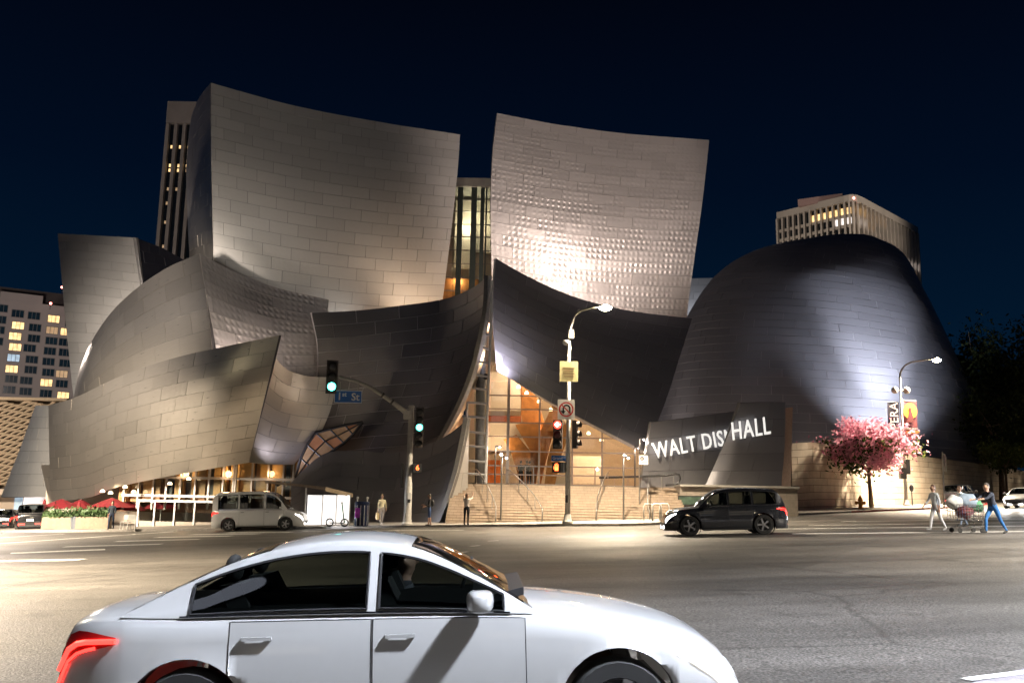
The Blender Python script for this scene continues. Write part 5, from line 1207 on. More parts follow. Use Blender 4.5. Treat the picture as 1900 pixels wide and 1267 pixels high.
b = MB(); b.tube([(0, 0, 0), (0, 0, 1.15)], 0.05, 8); obj('post', b, M_black, PM); b = MB(); b.sphere((0, 0, 1.42), 0.2, 12, 8, (0.9, 0.6, 1.5)); obj('meter_head', b, M_black, PM, smooth=True); b = MB(); b.box((0, -0.13, 1.5), (0.16, 0.03, 0.14)); obj('display', b, M_dead, PM)
pp = thing('bare_sign_post', 'thin bare signpost in front of the stone wall above the black cars', 'sign post', tuple(gr(1752, 941, KERB)), world=True)
g_ = gr(1752, 941, KERB); tpt = at(1749, 838, g_.y)
b = MB(); b.tube([g_, tpt], 0.06, 8); obj('post', b, M_rail, pp)
b = MB(); b.box(tpt-Vector((-0.08, 0, 0.8)), (0.08, 0.5, 1.3)); obj('sign_edge', b, M_alu, pp)

# ------------------------------------------------------------------ cafe at the left: umbrellas, planters, chairs, counter
M_umb = mat('umbrella_red', (0.22, 0.014, 0.022), 0.7, var=0.15, bump=0.2)
def umbrella(px, py, Y, w, label, closed=False):
    top = at(px, py, Y); g = slope(top.x)+KERB; t = thing('cafe_umbrella', label, 'umbrella', (top.x, top.y, g), group='red cafe umbrellas'); h = top.z-g
    b = MB(); b.tube([(0, 0, 0), (0, 0, h)], 0.035, 8); obj('pole', b, M_alu, t)
    if closed:
        b = MB(); b.lathe([(0.02, h+0.06), (0.10, h-0.1), (0.22, h-0.9), (0.30, h-1.5), (0.24, h-1.6), (0.05, h-1.55)], (0, 0, 0), 10); obj('folded_canopy', b, M_umb, t, smooth=True); return
    n_ = 8
    for k in range(n_):
        a0, a1 = 2*math.pi*k/n_, 2*math.pi*(k+1)/n_; rows = []
        for i in range(5):
            r = w/2*i/4; row = []
            for j in range(5):
                a = lerp(a0, a1, j/4); sag = 0.05*math.sin(j/4*math.pi)*(i/4); z = h-0.62*(i/4)**1.15-sag; row.append((r*math.cos(a), r*math.sin(a), z))
            rows.append(row)
        b = MB(); b.grid(rows); obj('canopy_panel', b, M_umb, t, smooth=True)
    for k in range(n_):
        a = 2*math.pi*k/n_; b = MB(); b.tube([(0, 0, h-0.9), (w*0.25*math.cos(a), w*0.25*math.sin(a), h-0.36)], 0.012, 5); obj('rib', b, M_alu, t)
umbrella(115, 925, 66.5, 2.9, 'open red cafe umbrella beside the folded one nearest the black car')
umbrella(150, 926, 67.5, 2.4, 'open red cafe umbrella just behind the folded one over the planters')
umbrella(208, 923, 65.6, 3.1, 'largest open red cafe umbrella above the walking man')
umbrella(240, 929, 67.6, 2.6, 'open red cafe umbrella beside the glass kiosk')
umbrella(300, 926, 68.0, 2.6, 'open red cafe umbrella behind the glass kiosk')
umbrella(147, 930, 64.9, 0, 'folded red cafe umbrella standing in the round tub', True)
umbrella(83, 927, 66.2, 0, 'folded red cafe umbrella right of the black car', True)
M_leaf = mat('planter_leaf', (0.05, 0.09, 0.03), 0.6, var=0.4, scale=3)
def leaves(n, fn, size, rnd_, up=0.5):
    b = MB()
    for i in range(n):
        c = Vector(fn()); d = Vector((rnd_.gauss(0, 1), rnd_.gauss(0, 1), rnd_.gauss(up, 0.8))).normalized(); s_ = size*rnd_.uniform(0.6, 1.3); o = d.orthogonal().normalized(); o.rotate(Matrix.Rotation(rnd_.uniform(0, 6.28), 3, d)); w = d.cross(o)
        b.quad(c-o*s_, c+w*s_*0.45, c+o*s_, c-w*s_*0.45)
    return b
rn = random.Random(99)
for (px0, px1, lab) in ((92, 130, 'stone trough of green plants nearest the black car'), (154, 192, 'stone trough of green plants between folded umbrella and walking man')):
    a, c = gr(px0, 981, KERB), gr(px1, 981, KERB); t = thing('planter', lab, 'planter', (a+c)/2, group='stone plant troughs'); w = (c-a).length
    b = MB(); b.box((0, 0, 0.38), (w, 0.6, 0.76)); obj('trough', b, mat('trough_stone', (0.24, 0.18, 0.13), 0.8, bump=0.3), t)
    obj('plants', leaves(700, lambda: (rn.uniform(-w/2, w/2), rn.uniform(-.35, .35), 0.76+abs(rn.gauss(0.12, 0.2))), 0.13, rn), M_leaf, t)
tb = thing('plant_tub', 'round grey tub holding the folded umbrella and trailing leaves', 'planter', gr(142, 981, KERB))
b = MB(); b.lathe([(0.34, 0), (0.42, 0.7), (0.46, 0.72), (0.46, 0.8), (0.4, 0.8), (0.38, 0.7)], (0, 0, 0), 18); obj('tub', b, mat('tub_grey', (0.10, 0.11, 0.13), 0.5), tb, angle=35)
obj('plants', leaves(300, lambda: (rn.gauss(0, .25), rn.gauss(0, .25), 0.8+abs(rn.gauss(0.08, 0.15))), 0.12, rn), M_leaf, tb)
M_lite = mat('chair_white', (0.7, 0.7, 0.68), 0.5, var=0.03)
for k, (px, lab) in enumerate(((232, 'white cafe chair nearest the walking man'), (243, 'white cafe chair nearest the glass kiosk'))):
    t = thing('cafe_chair', lab, 'chair', gr(px, 982, KERB), R_(20*k), group='white cafe chairs')
    for (x, y) in ((-.2, -.2), (.2, -.2), (-.2, .2), (.2, .2)):
        b = MB(); b.tube([(x*1.15, y*1.15, 0), (x, y, 0.45)], 0.02, 6); obj('leg', b, M_lite, t)
    b = MB(); b.box((0, 0, 0.46), (0.45, 0.45, 0.04)); obj('seat', b, M_lite, t); b = MB(); b.box((0, 0.22, 0.72), (0.42, 0.03, 0.3)); obj('backrest', b, M_lite, t)
KS = thing('glass_kiosk', 'white framed glass kiosk on the pavement behind the white van', 'kiosk', tuple(gr(320, 982, KERB)), world=True)
KY = 63.4
for px in (258, 288, 325, 362, 400, 440):
    a, c = at(px, 930, KY), at(px, 981, KY); b = MB(); b.box((a.x, KY, (a.z+c.z)/2), (0.09, 0.09, a.z-c.z)); obj('post', b, M_alu, KS)
a, c = at(256, 930, KY), at(442, 930, KY); b = MB(); b.box(((a.x+c.x)/2, KY+1.2, (a.z+c.z)/2), (c.x-a.x, 2.6, 0.14)); obj('roof', b, M_alu, KS)
a, c = at(256, 966, KY), at(442, 981, KY); b = MB(); b.box(((a.x+c.x)/2, KY+0.1, (a.z+c.z)/2), (c.x-a.x-0.1, 0.06, a.z-c.z)); obj('base_panel', b, mat('kiosk_base', (0.38, 0.33, 0.28), 0.6), KS)
ks = [258, 288, 325, 362, 400, 440]
for i in range(5):
    p, q = at(ks[i], 931, KY), at(ks[i+1], 966, KY); b = MB(); b.box(((p.x+q.x)/2, KY+0.05, (p.z+q.z)/2), (q.x-p.x-0.14, 0.02, p.z-q.z)); obj('pane', b, M_glass, KS)
point('kiosk_lamp', at(300, 936, KY+1.0), 16, (1.0, 0.85, 0.68), 0.2, KS); point('kiosk_lamp', at(390, 936, KY+1.0), 16, (1.0, 0.85, 0.68), 0.2, KS)
# ------------------------------------------------------------------ cars
def pl_(tab, x):
    for i in range(len(tab)-1):
        if x <= tab[i+1][0]:
            t = (x-tab[i][0])/max(1e-6, tab[i+1][0]-tab[i][0]); t = max(0, min(1, t)); return lerp(tab[i][1], tab[i+1][1], t)
    return tab[-1][1]
def smooth_tab(tab, n=6):
    P = spline([(x, 0, z) for x, z in tab], 160); return [(p[0], p[2]) for p in P]
STY = {
 'sedan': dict(L=4.42, w=0.89, deck=[(0, .60), (.03, .86), (.12, .98), (.35, 1.01), (.75, 1.0), (2.9, .98), (3.25, .955), (3.8, .865), (4.15, .75), (4.34, .61), (4.42, .45)],
    roof=[(.42, .99), (.75, 1.17), (1.15, 1.35), (1.55, 1.445), (1.95, 1.455), (2.3, 1.39), (2.75, 1.16), (3.05, .97)], wx=(.86, 3.58), wr=.33, doors=(1.12, 2.02, 3.0), win=((.86, 1.98), (2.06, 2.86)), rw=.60),
 'suv': dict(L=4.7, w=.95, deck=[(0, .62), (.03, 1.0), (.1, 1.12), (.4, 1.13), (3.1, 1.10), (3.5, 1.07), (4.2, .99), (4.5, .88), (4.66, .7), (4.7, .5)],
    roof=[(.08, 1.13), (.22, 1.45), (.45, 1.70), (.9, 1.76), (1.8, 1.79), (2.5, 1.74), (2.85, 1.58), (3.35, 1.11)], wx=(.95, 3.75), wr=.38, doors=(1.35, 2.25, 3.2), win=((.42, 1.28), (1.36, 2.2), (2.28, 3.05)), rw=.70),
 'van': dict(L=5.2, w=1.0, deck=[(0, .6), (.02, 1.1), (.06, 1.2), (.4, 1.2), (3.9, 1.18), (4.3, 1.14), (4.8, 1.0), (5.1, .82), (5.2, .5)],
    roof=[(.04, 1.2), (.1, 1.9), (.3, 2.15), (1.0, 2.2), (3.0, 2.2), (3.5, 2.08), (3.9, 1.7), (4.3, 1.16)], wx=(1.0, 4.2), wr=.36, doors=(1.6, 3.0, 4.1), win=((.4, 1.5), (1.62, 2.95), (3.1, 3.95)), rw=.80),
}
M_cg = glass('car_glass', (0.30, 0.33, 0.32), 0.10, 0.01); M_trim = mat('car_trim', (0.025, 0.025, 0.027), 0.4); M_rim = mat('alloy', (0.5, 0.5, 0.52), 0.3, metal=0.9); M_chr = mat('chrome', (0.75, 0.75, 0.76), 0.12, metal=1.0)
G_head = glow('headlamp', (1.0, 0.97, 0.92), 7); G_tail = glow('tail_lamp', (1.0, 0.04, 0.03), 4.0); M_tailoff = mat('tail_lens', (0.35, 0.01, 0.01), 0.2); G_amber = glow('amber_lamp', (1.0, 0.42, 0.08), 4.0); M_plate = mat('number_plate', (0.7, 0.7, 0.7), 0.5)
def paint(name, col, rough=0.25): return mat(name, col, rough, var=0.02, coat=1.0, metal=0.25)
def car(name, label, style, pm, loc_, rotz, cat='car', heads=True, tails=True, group=None, fine=False):
    S = STY[style]; L, w = S['L'], S['w']; deck = smooth_tab(S['deck']); roof = smooth_tab(S['roof']); wr = S['wr']; ra = wr+0.06; wx = S['wx']
    t = thing(name, label, cat, loc_, rotz, group)
    xs = set(np.linspace(0, L, 40).round(3)) | {.015, .04, .08, L-.015, L-.05, L-.1} | set(S['doors'])
    for c in wx: xs |= {round(c+ra*math.cos(a), 4) for a in np.linspace(0, math.pi, 17)} | {c-ra-.005, c+ra+.005}
    xs = sorted(q for q in xs if 0 <= q <= L)
    def hw(x):   # half width along the length
        e_ = min(1, x/.55); f_ = min(1, (L-x)/.75); return w*(1-.20*(1-e_)**2.2)*(1-.34*(1-f_)**2.4)
    def low(x):
        for c in wx:
            if abs(x-c) < ra: return max(.21, wr+math.sqrt(ra*ra-(x-c)**2))
        return .21
    def sec(x):
        W, d, lo = hw(x), pl_(deck, x), low(x); ds = d-.035
        raw = [(W*.93, .20), (W*.985, .30), (W*1.0, .48), (W*.998, .62), (W*.985, max(.64, ds-.14)), (W*.955, ds-.02), (W*.90, ds+.012), (W*.62, d+.012), (W*.3, d+.03), (0, d+.035)]
        zmax = d+.03; out = []
        for i, (y, z) in enumerate(raw):
            z = min(z, d+.035)
            if i < 7: z = max(z, lo+0.004*i); z = min(z, ds+.012+.0005*i) if ds+.012 > lo else max(z, lo)
            out.append((y, z))
        return out
    secs = [sec(x) for x in xs]; nl = len(secs[0]); d0, d1, d2 = S['doors']
    for s in (-1, 1):
        b = MB(); b.grid([[(x, s*y, z) for (y, z) in sc] for x, sc in zip(xs, secs)]); rx0_, rx1_ = roof[0][0], roof[-1][0]
        b.mi = [1 if (k % (nl-1)) >= 6 and rx0_+.12 < xs[k//(nl-1)] < rx1_-.1 else 0 for k in range(len(b.f))]; body = obj('body_side', b, [pm, mat('cabin_dark', (0.006, 0.006, 0.006), 0.95, spec=0.1)], t, smooth=True)
        for (xa, xb) in ((d0, d1), (d1, d2)):      # doors: skin panels standing a little proud, with shut lines and handle
            st = [x for x in xs if xa+.01 < x < xb-.01]; st = [xa+.006]+st+[xb-.006]; rows = []
            for x in st:
                sc = sec(x); zs = [max(sc[k][1], low(x)+.03) for k in range(1, 6)]; rows.append([(x, s*(sc[k][0]+.003), max(sc[k][1], low(x)+.02)) for k in range(1, 6)])
            b = MB(); b.grid(rows); dr = obj('door', b, pm, t, smooth=True)
            ed = rows[0]+[r[-1] for r in rows[1:]]+rows[-1][::-1][1:]+[r[0] for r in rows[::-1][1:]]
            b = MB(); b.tube([Vector(p)-Vector((0, s*.003, 0)) for p in ed], .0045, 4, False); obj('shut_line', b, M_trim, dr)
            hx = xb-.16 if xb < d2 else xb-.86; hx = xa+.18; sc = sec(hx); hz_ = sc[5][1]-.10
            b = MB(); b.box((hx, s*(sc[4][0]+.022), hz_), (.18, .018, .022)); b.box((hx-.08, s*(sc[4][0]+.008), hz_), (.03, .03, .02)); b.box((hx+.08, s*(sc[4][0]+.008), hz_), (.03, .03, .02)); obj('handle', b, pm if fine else M_trim, dr)
    # ends
    for sc, x in ((secs[0], 0), (secs[-1], L)):
        b = MB(); b.poly([(x, y, z) for y, z in sc]+[(x, -y, z) for y, z in sc[::-1][1:]]); obj('bumper', b, pm, t)
    # greenhouse
    rx0, rx1 = roof[0][0], roof[-1][0]; rw = S['rw']; zmx = max(q[1] for q in roof); pk = max(roof, key=lambda q: q[1])[0]; xw = next(x for x, z in roof if x > pk and z < zmx-.055); xr2 = [x for x, z in roof if x < pk and z < zmx-.06][-1]
    gx = sorted(set(np.linspace(rx0, rx1, 34)) | {q for w_ in S['win'] for q in w_} | {xw, xr2, rx1-.03, rx0+.03})
    def gsec(x, f):      # f 0 belt .. 1 roof edge .. 2 centre
        zr = pl_(roof, x); zb = pl_(deck, x)-.03; Wb = hw(x)*.93; k = max(0.0, (zr-zb)/(max(q[1] for q in roof)-zb)); We = lerp(Wb, rw/.89*w*.98, k**.8)
        if f <= 1: return (lerp(Wb, We, f**1.15), lerp(zb, zr-.05*k, f))
        g = f-1; return (We*(1-g), lerp(zr-.05*k, zr, math.sin(g*math.pi/2)**.7))
    b = MB(); fs = [0, .08, .3, .5, .7, .86, .93, 1.0, 1.06, 1.15, 1.3, 1.5, 1.75, 2.0]
    for s in (-1, 1):
        b.grid([[(x, s*gsec(x, f)[0], gsec(x, f)[1]) for f in fs] for x in gx])
    keep = []; nf = len(fs)-1
    for k in range(len(b.f)):
        kk = k % (nf*(len(gx)-1)); xm_ = (gx[kk//nf]+gx[kk//nf+1])/2; fm = (fs[kk % nf]+fs[kk % nf+1])/2
        side = .08 < fm < .86 and any(a_ < xm_ < c_ for a_, c_ in S['win']); scr = fm > 1.06 and (xw < xm_ < rx1-.03 or rx0+.03 < xm_ < xr2)
        if not (side or scr): keep.append(k)
    b.f = [b.f[k] for k in keep]; b.mi = [0]*len(b.f)
    bl_ = MB(); bl_.v = [(q[0], q[1]*.972, q[2]-.014) for q in b.v]; bl_.f = list(b.f); bl_.mi = list(b.mi)
    rf = obj('roof', b, pm, t, smooth=True); obj('headliner', bl_, MATS['cabin_dark'], t, smooth=True)
    zmax = max(q[1] for q in roof)
    for s in (-1, 1):
        for (xa, xb) in S['win']:
            rows = []
            for x in np.linspace(xa, xb, 14):
                rows.append([(x, s*(gsec(x, f)[0]+.006), gsec(x, f)[1]) for f in (.08, .3, .5, .7, .86)])
            b = MB(); b.grid(rows); g_ = obj('side_window', b, M_cg, t, smooth=True)
            ed = rows[0]+[r[-1] for r in rows[1:]]+rows[-1][::-1][1:]+[r[0] for r in rows[::-1][1:]]
            b = MB(); b.tube(ed, .010, 4, False); obj('window_trim', b, M_trim, g_)
    def glasspatch(xa, xb, nm):
        rows = []
        for x in np.linspace(xa, xb, 10):
            row = [(x, -gsec(x, f)[0], gsec(x, f)[1]+.006) for f in (1.05, 1.2, 1.5, 2.0)]; row = row+[(x, -q[1], q[2]) for q in row[::-1][1:]]
            rows.append([(p[0]+(.006 if nm == 'windscreen' else -.006), p[1]*.96, p[2]) for p in row])
        b = MB(); b.grid(rows); obj(nm, b, M_cg, t, smooth=True)
    peak = max(roof, key=lambda q: q[1])[0]
    glasspatch(xw, rx1-.03, 'windscreen')
    glasspatch(rx0+.03, xr2, 'rear_window')
    # cabin: seats, wheel and dashboard show through the glass
    M_seat = mat('seat_fabric', (0.012, 0.012, 0.012), 0.9); zb0 = pl_(deck, (d0+d2)/2)
    sx1 = d1+.12; sx0 = d0+.05; hi = zmx-.24
    for s in (-1, 1):
        for xx in (sx1, sx0):
            b = MB(); b.prism([(xx-.08, s*.38-.24, zb0-.1), (xx-.08, s*.38+.24, zb0-.1), (xx-.20, s*.38+.19, hi-.08), (xx-.20, s*.38-.19, hi-.08)], (.14, 0, .01)); st_ = obj('seat', b, M_seat, t)
            b = MB(); b.sphere((xx-.15, s*.38, hi+.02), .12, 10, 7, (.5, 1.1, .8)); obj('headrest', b, M_seat, st_, smooth=True)
    b = MB(); b.prism([(d2-.35, -.68, zb0-.02), (d2-.35, .68, zb0-.02), (d2+.0, .62, zb0+.05), (d2+.0, -.62, zb0+.05)], (0, 0, .05)); obj('dashboard', b, M_trim, t)
    b = MB(); b.tube([Vector((d2-.42+.06*math.sin(a), .38+.18*math.cos(a), zb0+.06+.17*math.sin(a))) for a in np.linspace(0, 2*math.pi, 17)], .016, 6); obj('steering_wheel', b, M_trim, t, smooth=True)
    for s in (-1, 1):
        b = MB(); b.tube([(x, s*(gsec(x, .03)[0]+.008), gsec(x, .03)[1]) for x in np.linspace(S['win'][0][0]-.06, S['win'][-1][1]+.04, 30)], .009, 5); obj('belt_trim', b, M_chr, t)
    # wheels
    for c in wx:
        for s in (-1, 1):
            rot = Matrix.Rotation(s*R_(-90), 3, 'X'); y = s*(hw(c)-.11)
            b = MB(); b.lathe([(wr*.62, -.10), (wr*.93, -.10), (wr, -.06), (wr, .06), (wr*.93, .10), (wr*.66, .10), (wr*.62, .06)], (c, y, wr), 24, rot, False); wh = obj('wheel', b, M_rubber, t, angle=40)
            b = MB(); b.lathe([(wr*.66, .09), (wr*.60, .05), (wr*.58, -.02)], (c, y, wr), 24, rot, False)
            for k in range(5):
                a = k*2*math.pi/5; R5 = rot @ Matrix.Rotation(a, 3, 'Z'); b.box(Vector((c, y, wr))+R5 @ Vector((wr*.33, 0, .055)), (wr*.62, .06, .03), R5)
            b.lathe([(.06, .04), (.06, .085), (0, .09)], (c, y, wr), 10, rot); obj('rim', b, M_rim, wh)
            b = MB(); b.lathe([(0, 0), (wr*.6, 0)], Vector((c, y, wr))-rot @ Vector((0, 0, .03)), 18, rot, False); obj('brake_disc', b, M_trim, wh)
            b = MB(); prof = [(ra+.01, -.14), (ra+.01, .05)]; b.lathe(prof, (c, y, wr), 28, rot, False); obj('arch_liner', b, M_trim, t)
    # lamps
    for s in (-1, 1):
        x1_ = L-.03; rows = []
        for x in np.linspace(L-.46, L-.05, 9):
            sc = sec(x); u = (x-(L-.46))/.41; zc = sc[5][1]-.075-.03*u; hh = .018+.055*u; row = []
            for f in (-1, -.3, .3, 1):
                z = zc+hh*f; yv = np.interp(z, [q[1] for q in sc[:7]], [q[0] for q in sc[:7]]); row.append((x+.004, s*(yv+.009), z))
            rows.append(row)
        b = MB(); b.grid(rows); obj('headlight', b, G_head if heads else M_chr, t, smooth=True)
        sc = sec(L); b = MB(); b.box((L+.006, s*hw(L)*.60, sc[5][1]-.10), (.02, hw(L)*.5, .12)); obj('headlight', b, G_head if heads else M_chr, t)
        rows = []
        for x in np.linspace(.02, .42, 7):
            sc = sec(x); zc = sc[5][1]-.11; u = (x-.02)/.4; hh = .085*(1-u)+.02; row = []
            for f in (-1, -.3, .3, 1):
                z = zc+hh*f; yv = np.interp(z, [q[1] for q in sc[:7]], [q[0] for q in sc[:7]]); row.append((x, s*(yv+.009), z))
            rows.append(row)
        b = MB(); b.grid(rows); tl_ = obj('tail_light', b, M_tailoff, t, smooth=True)
        if tails:
            b = MB(); b.tube([Vector(r[1]).lerp(Vector(r[2]), .5)+Vector((0, s*.006, 0)) for r in rows], .018, 6); b.tube([Vector(r[0]).lerp(Vector(r[1]), .3)+Vector((0, s*.005, 0)) for r in rows[:5]], .010, 6); obj('light_strip', b, G_tail, tl_)
        sc = sec(0); b = MB(); b.box((-.006, s*hw(0)*.66, sc[5][1]-.13), (.02, hw(0)*.5, .14)); obj('tail_light', b, G_tail if tails else M_tailoff, t)
        xm = rx1-.38; g0 = gsec(xm, .04); b = MB(); n_v = len(b.v); b.sphere((0, 0, 0), 1.0, 16, 10); b.v[n_v:] = [(xm+.04+.085*math.copysign(abs(q[0])**.6, q[0])*(1-.25*q[1]*s), s*(g0[0]+.17)+.125*math.copysign(abs(q[1])**.6, q[1]), g0[1]+.08+.068*math.copysign(abs(q[2])**.6, q[2])) for q in b.v[n_v:]]; b.tube([(xm+.03, s*(g0[0]-.02), g0[1]+.0), (xm+.02, s*(g0[0]+.12), g0[1]+.04)], .025, 6); obj('mirror', b, pm, t, smooth=True)
        st = [x for x in xs if wx[0]+ra+.02 < x < wx[1]-ra-.02]; b = MB(); b.tube([(x, s*(sec(x)[0][0]+.01), .225) for x in st], .03, 6); obj('sill', b, M_trim, t)
    b = MB(); b.box((L+.008, 0, .42), (.02, hw(L)*1.3, .16)); obj('grille', b, M_trim, t)
    b = MB(); b.box((-.012, 0, .72), (.02, .42, .16)); obj('licence_plate', b, M_plate, t)
    b = MB(); b.box((-.008, 0, .36), (.03, hw(0)*1.7, .14)); obj('rear_valance', b, M_trim, t)
    b = MB(); b.box((L*.5, 0, .32), (L*.8, w*1.3, .16)); obj('underbody', b, M_trim, t)
    return t
def put(t, x, y, rotz):
    """stand a car on the sloping street"""
    t.location = (x, y, slope(x)); n = Vector((-SL, 0, 1)).normalized(); q = Vector((0, 0, 1)).rotation_difference(n); t.rotation_mode = 'QUATERNION'; t.rotation_quaternion = q @ Euler((0, 0, rotz)).to_quaternion(); return t
P_white = paint('paint_pearl_white', (0.56, 0.56, 0.56), 0.30); P_black = paint('paint_black', (0.012, 0.012, 0.014), 0.2); P_silver = paint('paint_silver', (0.32, 0.33, 0.35), 0.3); P_wv = paint('paint_white', (0.72, 0.72, 0.72), 0.35); P_char = paint('paint_charcoal', (0.03, 0.032, 0.04), 0.22)
c1 = car('sedan_car', 'white sedan crossing the junction close to the camera', 'sedan', P_white, (0, 0, 0), 0, fine=True); put(c1, -2.86, 6.85, R_(1.5))
for s in (-1,):
    b = MB(); b.box((4.18, s*0.73, 0.55), (.34, .02, .035), Matrix.Rotation(R_(27), 3, 'Z')); obj('marker_light', b, G_amber, c1)
c2 = car('suv_car', 'charcoal suv with red tail lights crossing before the lettered slabs', 'suv', P_char, (0, 0, 0), 0, heads=True); put(c2, gr(1520, 998).x, 36.5, R_(180-3))
c3 = car('delivery_van', 'white van passing in front of the cafe and bus shelter', 'van', P_wv, (0, 0, 0), 0, 'van'); put(c3, gr(400, 985).x, 53.8, R_(2))
c4 = car('suv_car', 'black suv seen from behind beside the cafe planters', 'suv', P_black, (0, 0, 0), 0); put(c4, gr(52, 985).x, 62.5, R_(112))
c5 = car('suv_car', 'black suv parked along the stone wall behind the pedestrians', 'suv', P_black, (0, 0, 0), 0, heads=False, tails=False); put(c5, 37.6, 78.5, R_(48))
c6 = car('sedan_car', 'silver sedan with a bright headlight waiting at the right', 'sedan', P_silver, (0, 0, 0), 0, tails=False); put(c6, 38.5, 68.5, R_(228))
c7 = car('sedan_car', 'dark sedan cut off by the left edge of the picture', 'sedan', P_black, (0, 0, 0), 0); put(c7, gr(-40, 986).x, 66.0, R_(105))
def beams(c, L, e_):
    for s in (-1, 1):
        l = spot('headlight_beam', (0, 0, 0), (0, 0, -1), e_, (0.92, 0.95, 1.0), 70, 0.8); l.parent = c; l.location = (L+.08, s*.6, .7); l.rotation_euler = Vector((1, 0, -0.12)).to_track_quat('-Z', 'Y').to_euler()
beams(c1, 4.42, 500); beams(c2, 4.7, 400); beams(c3, 5.2, 700); beams(c6, 4.42, 600); 
# car added just outside the right of the frame to light the crossing
c8 = car('sedan_car', 'pale sedan added outside the picture to light the crossing', 'sedan', P_silver, (0, 0, 0), 0); put(c8, 33.0, 38.0, R_(192)); beams(c8, 4.42, 5000)

# ------------------------------------------------------------------ trees
M_bark = mat('bark', (0.13, 0.09, 0.06), 0.9, var=0.3, bump=0.6, bscale=14)
def leafmat(name, c1_, c2_, rough=0.55):
    mm = mat(name, c1_, rough); t = mm.node_tree; b = t.nodes['Principled BSDF']; rmp = [n for n in t.nodes if n.type == 'VALTORGB'][0]; rmp.color_ramp.elements[0].color = tuple(c1_)+(1,); rmp.color_ramp.elements[1].color = tuple(c2_)+(1,); rmp.color_ramp.elements[0].position = .42; rmp.color_ramp.elements[1].position = .58
    b.inputs['Specular IOR Level'].default_value = 0.15; b.inputs['Roughness'].default_value = 0.8
    tr = t.nodes.new('ShaderNodeBsdfTranslucent'); mx = t.nodes.new('ShaderNodeMixShader'); mx.inputs[0].default_value = 0.38; ou = t.nodes['Material Output']; t.links.new(rmp.outputs[0], tr.inputs[0]); t.links.new(b.outputs[0], mx.inputs[1]); t.links.new(tr.outputs[0], mx.inputs[2]); t.links.new(mx.outputs[0], ou.inputs[0]); return mm
M_pink = leafmat('blossom_pink', (0.68, 0.25, 0.37), (0.82, 0.46, 0.56)); M_green = leafmat('leaf_green', (0.035, 0.06, 0.018), (0.10, 0.12, 0.035)); M_dkl = leafmat('leaf_dark', (0.022, 0.035, 0.012), (0.06, 0.07, 0.025)); M_olive = leafmat('leaf_olive', (0.06, 0.085, 0.02), (0.13, 0.15, 0.04))
def tree(name, label, base, H, hc, rx, rz, seed, kinds, n, leaf, nb=9, group='street trees', trunk_r=.16, lean=(0, 0)):
    """base point, total height H, crown centre hc with half sizes; kinds = [(part, material, share, z range)]"""
    rd = random.Random(seed); t = thing(name, label, 'tree', base, group=group)
    fork = hc-rz*.75; tips = []
    b = MB(); b.tube([(0, 0, -.1), (lean[0]*.3, lean[1]*.3, fork*.4), (lean[0]*.8, lean[1]*.8, fork*.8), (lean[0], lean[1], fork)], [trunk_r*1.3, trunk_r, trunk_r*.85, trunk_r*.75], 10); obj('trunk', b, M_bark, t, smooth=True)
    b = MB(); cl = []
    for k in range(nb):
        a = 2*math.pi*k/nb+rd.uniform(-.3, .3); rr = rd.uniform(.45, .95); el_ = rd.uniform(-.45, .85)
        end = Vector((lean[0]+rx*rr*math.cos(a)*math.cos(el_), lean[1]+rx*.9*rr*math.sin(a)*math.cos(el_), hc+rz*.85*math.sin(el_)+rz*.1)); st = Vector((lean[0], lean[1], fork)); mid = st.lerp(end, .5)+Vector((rd.gauss(0, .2), rd.gauss(0, .2), .3))
        b.tube([st, mid, end], [trunk_r*.5, trunk_r*.3, trunk_r*.1], 6); cl.append(end)
        for q in range(3):
            e2 = mid.lerp(end, rd.uniform(.1, .8))+Vector((rd.gauss(0, rx*.28), rd.gauss(0, rx*.28), rd.gauss(0.1, rz*.3))); b.tube([mid.lerp(end, .3), e2], [trunk_r*.18, trunk_r*.06], 5); cl.append(e2)
    obj('limbs', b, M_bark, t, smooth=True)
    for (pn, mt, share, zlo, zhi) in kinds:
        cnt = int(n*share); bb = MB(); tries = 0
        sel = [(c, rd.uniform(.16, .30)) for c in cl]+[(Vector((lean[0]+rx*rd.uniform(-.85, .85), lean[1]+rx*rd.uniform(-.8, .8), hc+rz*rd.uniform(-.8, .8))), rd.uniform(.12, .24)) for _ in range(26)]
        sel = [(c, r) for c, r in sel if ((c.x-lean[0])/rx)**2+((c.y-lean[1])/rx)**2+((c.z-hc)/rz)**2 < 1.05]
        while len(bb.f) < cnt and tries < cnt*6:
            tries += 1; c, r = rd.choice(sel); p = c+Vector((rd.gauss(0, r*rx*.55), rd.gauss(0, r*rx*.55), rd.gauss(0, r*rz*.75)))
            f = (p.z-hc)/rz
            if not (zlo-rd.uniform(0, .35) <= f <= zhi+rd.uniform(0, .35)): continue
            d = Vector((rd.gauss(0, 1), rd.gauss(0, 1), rd.gauss(.4, .8))).normalized(); s_ = leaf*rd.uniform(.6, 1.35); o = d.orthogonal().normalized(); o.rotate(Matrix.Rotation(rd.uniform(0, 6.28), 3, d)); w_ = d.cross(o)
            bb.quad(p-o*s_, p+w_*s_*.5, p+o*s_, p-w_*s_*.5)
        obj(pn, bb, mt, t)
    return t
tb_ = gr(1617, 941, KERB)
tree('blossom_tree', 'pink blossoming street tree in front of the stone wall', tb_, 7.5, 4.5, 3.9, 2.3, 4, [('blossom', M_pink, .72, -.55, 1.2), ('foliage', M_green, .28, -1.2, .1)], 9500, .17, 11, lean=(-.1, 0))
tree('small_tree', 'small olive-green street tree at the right edge above the silver car', (at(1868, 905, 100).x, 100, slope(54)+.1), 6, 4.6, 3.0, 1.6, 8, [('foliage', M_olive, 1.0, -1.2, 1.2)], 5200, .17, 9, trunk_r=.13)
